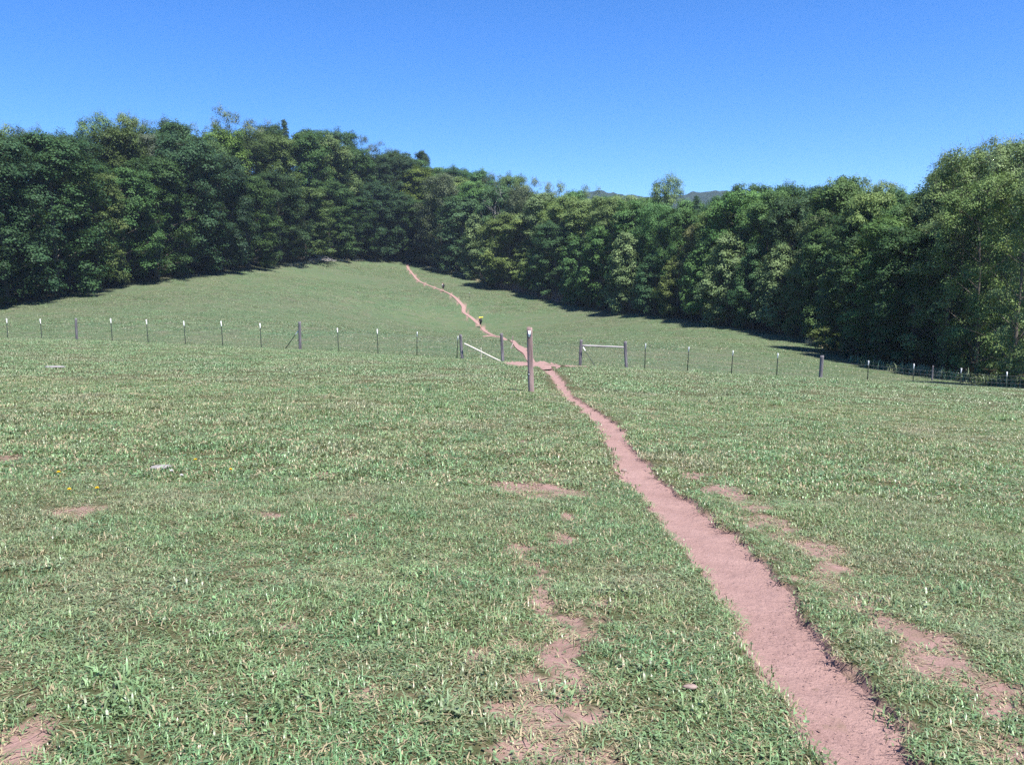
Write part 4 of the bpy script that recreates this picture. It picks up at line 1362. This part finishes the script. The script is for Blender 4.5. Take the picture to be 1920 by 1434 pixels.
lowt = [tuft('tuft_low', 40, .40, .04, .027, 350 + i, M['blade_hill'], broad=.4, straw=[.12, .2, .3, .14][i], flatness=.8) for i in range(4)]
hillt = [tuft('tuft_hill', 46, .85, .055, .05, 360 + i, M['blade_hill'], broad=.4, straw=[.12, .2, .12, .16][i], flatness=.7) for i in range(4)]
grass_zone('grass', 1.8, 8.5, 430, .64, .8, .03, near, 'short grazed grass and clover in the foreground of the pasture', 1)
grass_zone('grass', 8.5, 22, 95, .62, 1.0, .06, midt, 'short grazed grass of the middle pasture', 2)
grass_zone('grass', 22, 62, 12, .62, 2.0, .30, fart, 'grazed grass on the near side of the fence', 3, -1)
grass_zone('grass', 40, 75, 7, .62, 2.0, .35, lowt, 'closer cropped grass just beyond the fence', 5, 1)
grass_zone('grass', 75, 235, 1.5, .64, 3.0, .75, hillt, 'smooth pasture grass on the far hillside', 4)

# rank weeds and clumps in the pasture
def weeds(name, spots, mat, h, w, n, R, label, seed, straw=0.0, broad=.0, flat=.3):
    src = [tuft(name + '_tuft', n, R, h, w, seed + i, mat, broad=broad, straw=straw, flatness=flat) for i in range(3)]
    rg = np.random.default_rng(seed)
    P = np.array([(x, y, gz(x, y)) for x, y in spots])
    rot = np.c_[np.zeros(len(P)), np.zeros(len(P)), rg.uniform(0, 6.28, len(P))]
    s = rg.uniform(.7, 1.3, (len(P), 1))
    scatter_object(name, P, rot, np.repeat(s, 3, 1), rg.integers(0, 3, len(P)), src, label, 'weeds')
def edge_spots(px0, px1, n, spread, back):
    out = []
    for _ in range(n):
        px = random.uniform(px0, px1)
        u = (px - W0 / 2) / F
        d = float(np.interp(u, EDGE_U, EDGE_D)) + back + random.uniform(-spread, spread)
        out.append((u * d, d))
    return out
weeds('brown_weeds', edge_spots(905, 1062, 150, .8, -.6) + edge_spots(1010, 1060, 90, .6, -.9), M['weed'], 1.35, .035, 34, .5, 'purplish brown dead weeds along the middle wood edge', 401)
weeds('pale_weeds', edge_spots(800, 905, 90, .6, -1) + edge_spots(1518, 1560, 40, .8, -1.2) + edge_spots(540, 700, 60, .5, -1.4), M['weed_pale'], .42, .05, 30, .5, 'pale yellowish grass tufts at the wood edge', 411)
weeds('shade_weeds', edge_spots(1600, 1920, 150, 1.6, -1.6), M['blade_far'], .55, .05, 34, .5, 'rank green weeds under the right wood', 421, broad=.5)
weed_spots = []
for px, py in [(1297, 699), (1303, 700), (1310, 698), (1195, 690), (880, 672), (890, 674), (905, 676), (800, 672), (810, 672), (757, 671), (762, 671), (632, 660), (1372, 707), (1345, 752), (1340, 755), (1458, 762), (1182, 707),
               (1455, 710), (1500, 716), (1560, 716), (1640, 727), (1730, 730), (1755, 730), (1770, 732), (1220, 676), (1260, 678), (240, 640), (300, 643), (390, 640), (1870, 786), (1890, 788), (900, 787), (820, 765), (800, 735)]:
    for _ in range(4):
        h_ = hit(px + random.uniform(-5, 5), py + random.uniform(-1.5, 1.5))
        weed_spots.append((h_[0], h_[1]))
weeds("green_weeds", weed_spots, M['blade'], .12, .016, 36, .16, 'darker green weed clumps scattered in the pasture', 431, broad=.35, flat=.5)

hill_spots = []
for _ in range(170):
    px, py = random.uniform(0, 1500), random.uniform(505, 690)
    u = (px - W0 / 2) / F
    row = np.interp(px, [a for a, _, _ in EDGE], [b_ for _, b_, _ in EDGE])
    if py > row + 8:
        h_ = hit(px, py)
        if h_[1] > 55 and trail_dist([h_[0]], [h_[1]])[0][0] > 1:
            hill_spots.append((h_[0], h_[1]))
weeds('hill_weeds', hill_spots, M['blade_far'], .11, .035, 26, .38, 'small darker weed tufts dotted over the far hillside', 451, broad=.5, flat=.5)
clump_spots = []
for px, py, n_, rr in [(230, 1290, 26, 60), (215, 1330, 14, 40), (1165, 1115, 16, 36), (1660, 1130, 18, 45), (1720, 1140, 12, 30), (1290, 800, 18, 36), (440, 895, 12, 26), (250, 870, 22, 45), (1100, 900, 16, 28), (790, 1080, 12, 30), (1480, 1150, 10, 25),
                   (700, 1180, 12, 40), (1060, 1300, 8, 25), (1230, 1260, 14, 40), (560, 1330, 12, 45), (1850, 960, 14, 35), (1800, 1120, 14, 40), (80, 1060, 14, 40), (380, 1110, 14, 40), (1330, 1340, 12, 35), (820, 1330, 10, 30), (640, 795, 10, 25)]:
    for _ in range(int(n_ * .6)):
        h_ = hit(px + random.gauss(0, rr * .6), py + random.gauss(0, rr * .28))
        if trail_dist([h_[0]], [h_[1]])[0][0] > .05:
            clump_spots.append((h_[0], h_[1]))
weeds('rank_grass', clump_spots, M['blade'], .062, .008, 26, .09, 'ranker, broader leafed tufts standing out of the short turf', 441, straw=.06, broad=.3, flat=.55)
# litter on the path: bits of grass, crumbs of earth
def litter():
    rg = np.random.default_rng(8)
    V, Fc = [], []
    n = 0
    while n < 900:
        t = rg.random() ** 2.2 * 150
        i = int(t)
        p = tline[i] + (tline[i + 1] - tline[i]) * (t - i)
        T = TX[i + 1] - TX[i]
        T = T / np.linalg.norm(T)
        s = rg.uniform(-.5, .5) * p[2]
        x, y = p[0] + T[1] * s, p[1] - T[0] * s
        if y > 26:
            continue
        r = np.hypot(x, y)
        zb = base_h(x, y)[0] + (fbm(np.array([x * .05]), np.array([y * .05]), 41, 2)[0] - .5) * .25 * sstep(6, 60, r) - .034 - .004
        L, w_ = (rg.uniform(.002, .007), rg.uniform(.001, .003)) if rg.random() < .95 else (rg.uniform(.005, .011), rg.uniform(.002, .005))
        a = rg.uniform(0, 6.28)
        dx, dy = math.cos(a), math.sin(a)
        b0 = len(V)
        for sx, sy, sz in ((-1, -1, 0), (1, -1, 0), (1, 1, 0), (-1, 1, 0), (0, 0, .003)):
            V.append((x + dx * L * sx - dy * w_ * sy, y + dy * L * sx + dx * w_ * sy, zb + sz + .004))
        for f in ((0, 1, 4), (1, 2, 4), (2, 3, 4), (3, 0, 4)):
            Fc.append(tuple(b0 + q for q in f))
        n += 1
    o = obj('litter', mesh_np('litter', V, Fc, M['crumb']))
    tag(o, 'crumbs of earth and plant scraps on the path', 'litter', None, 'stuff')
litter()

# ---------------------------------------------------------------- air between here and the far ridge
def build_haze():
    m = bpy.data.materials.new('haze')
    m.use_nodes = True
    nt = m.node_tree
    nt.nodes.clear()
    out = nt.nodes.new('ShaderNodeOutputMaterial')
    v = nt.nodes.new('ShaderNodeVolumePrincipled')
    v.inputs['Color'].default_value = (.62, .78, 1.0, 1)
    v.inputs['Density'].default_value = HAZE
    v.inputs['Anisotropy'].default_value = .2
    nt.links.new(v.outputs[0], out.inputs['Volume'])
    mb = MB()
    mb.box((100, 650, 50), (1900, 900, 105))
    o = obj('haze', mb.mesh('haze', m))
    tag(o, None, None, None, 'stuff')
HAZE = .00017
build_haze()
print('objects', len(bpy.data.objects))
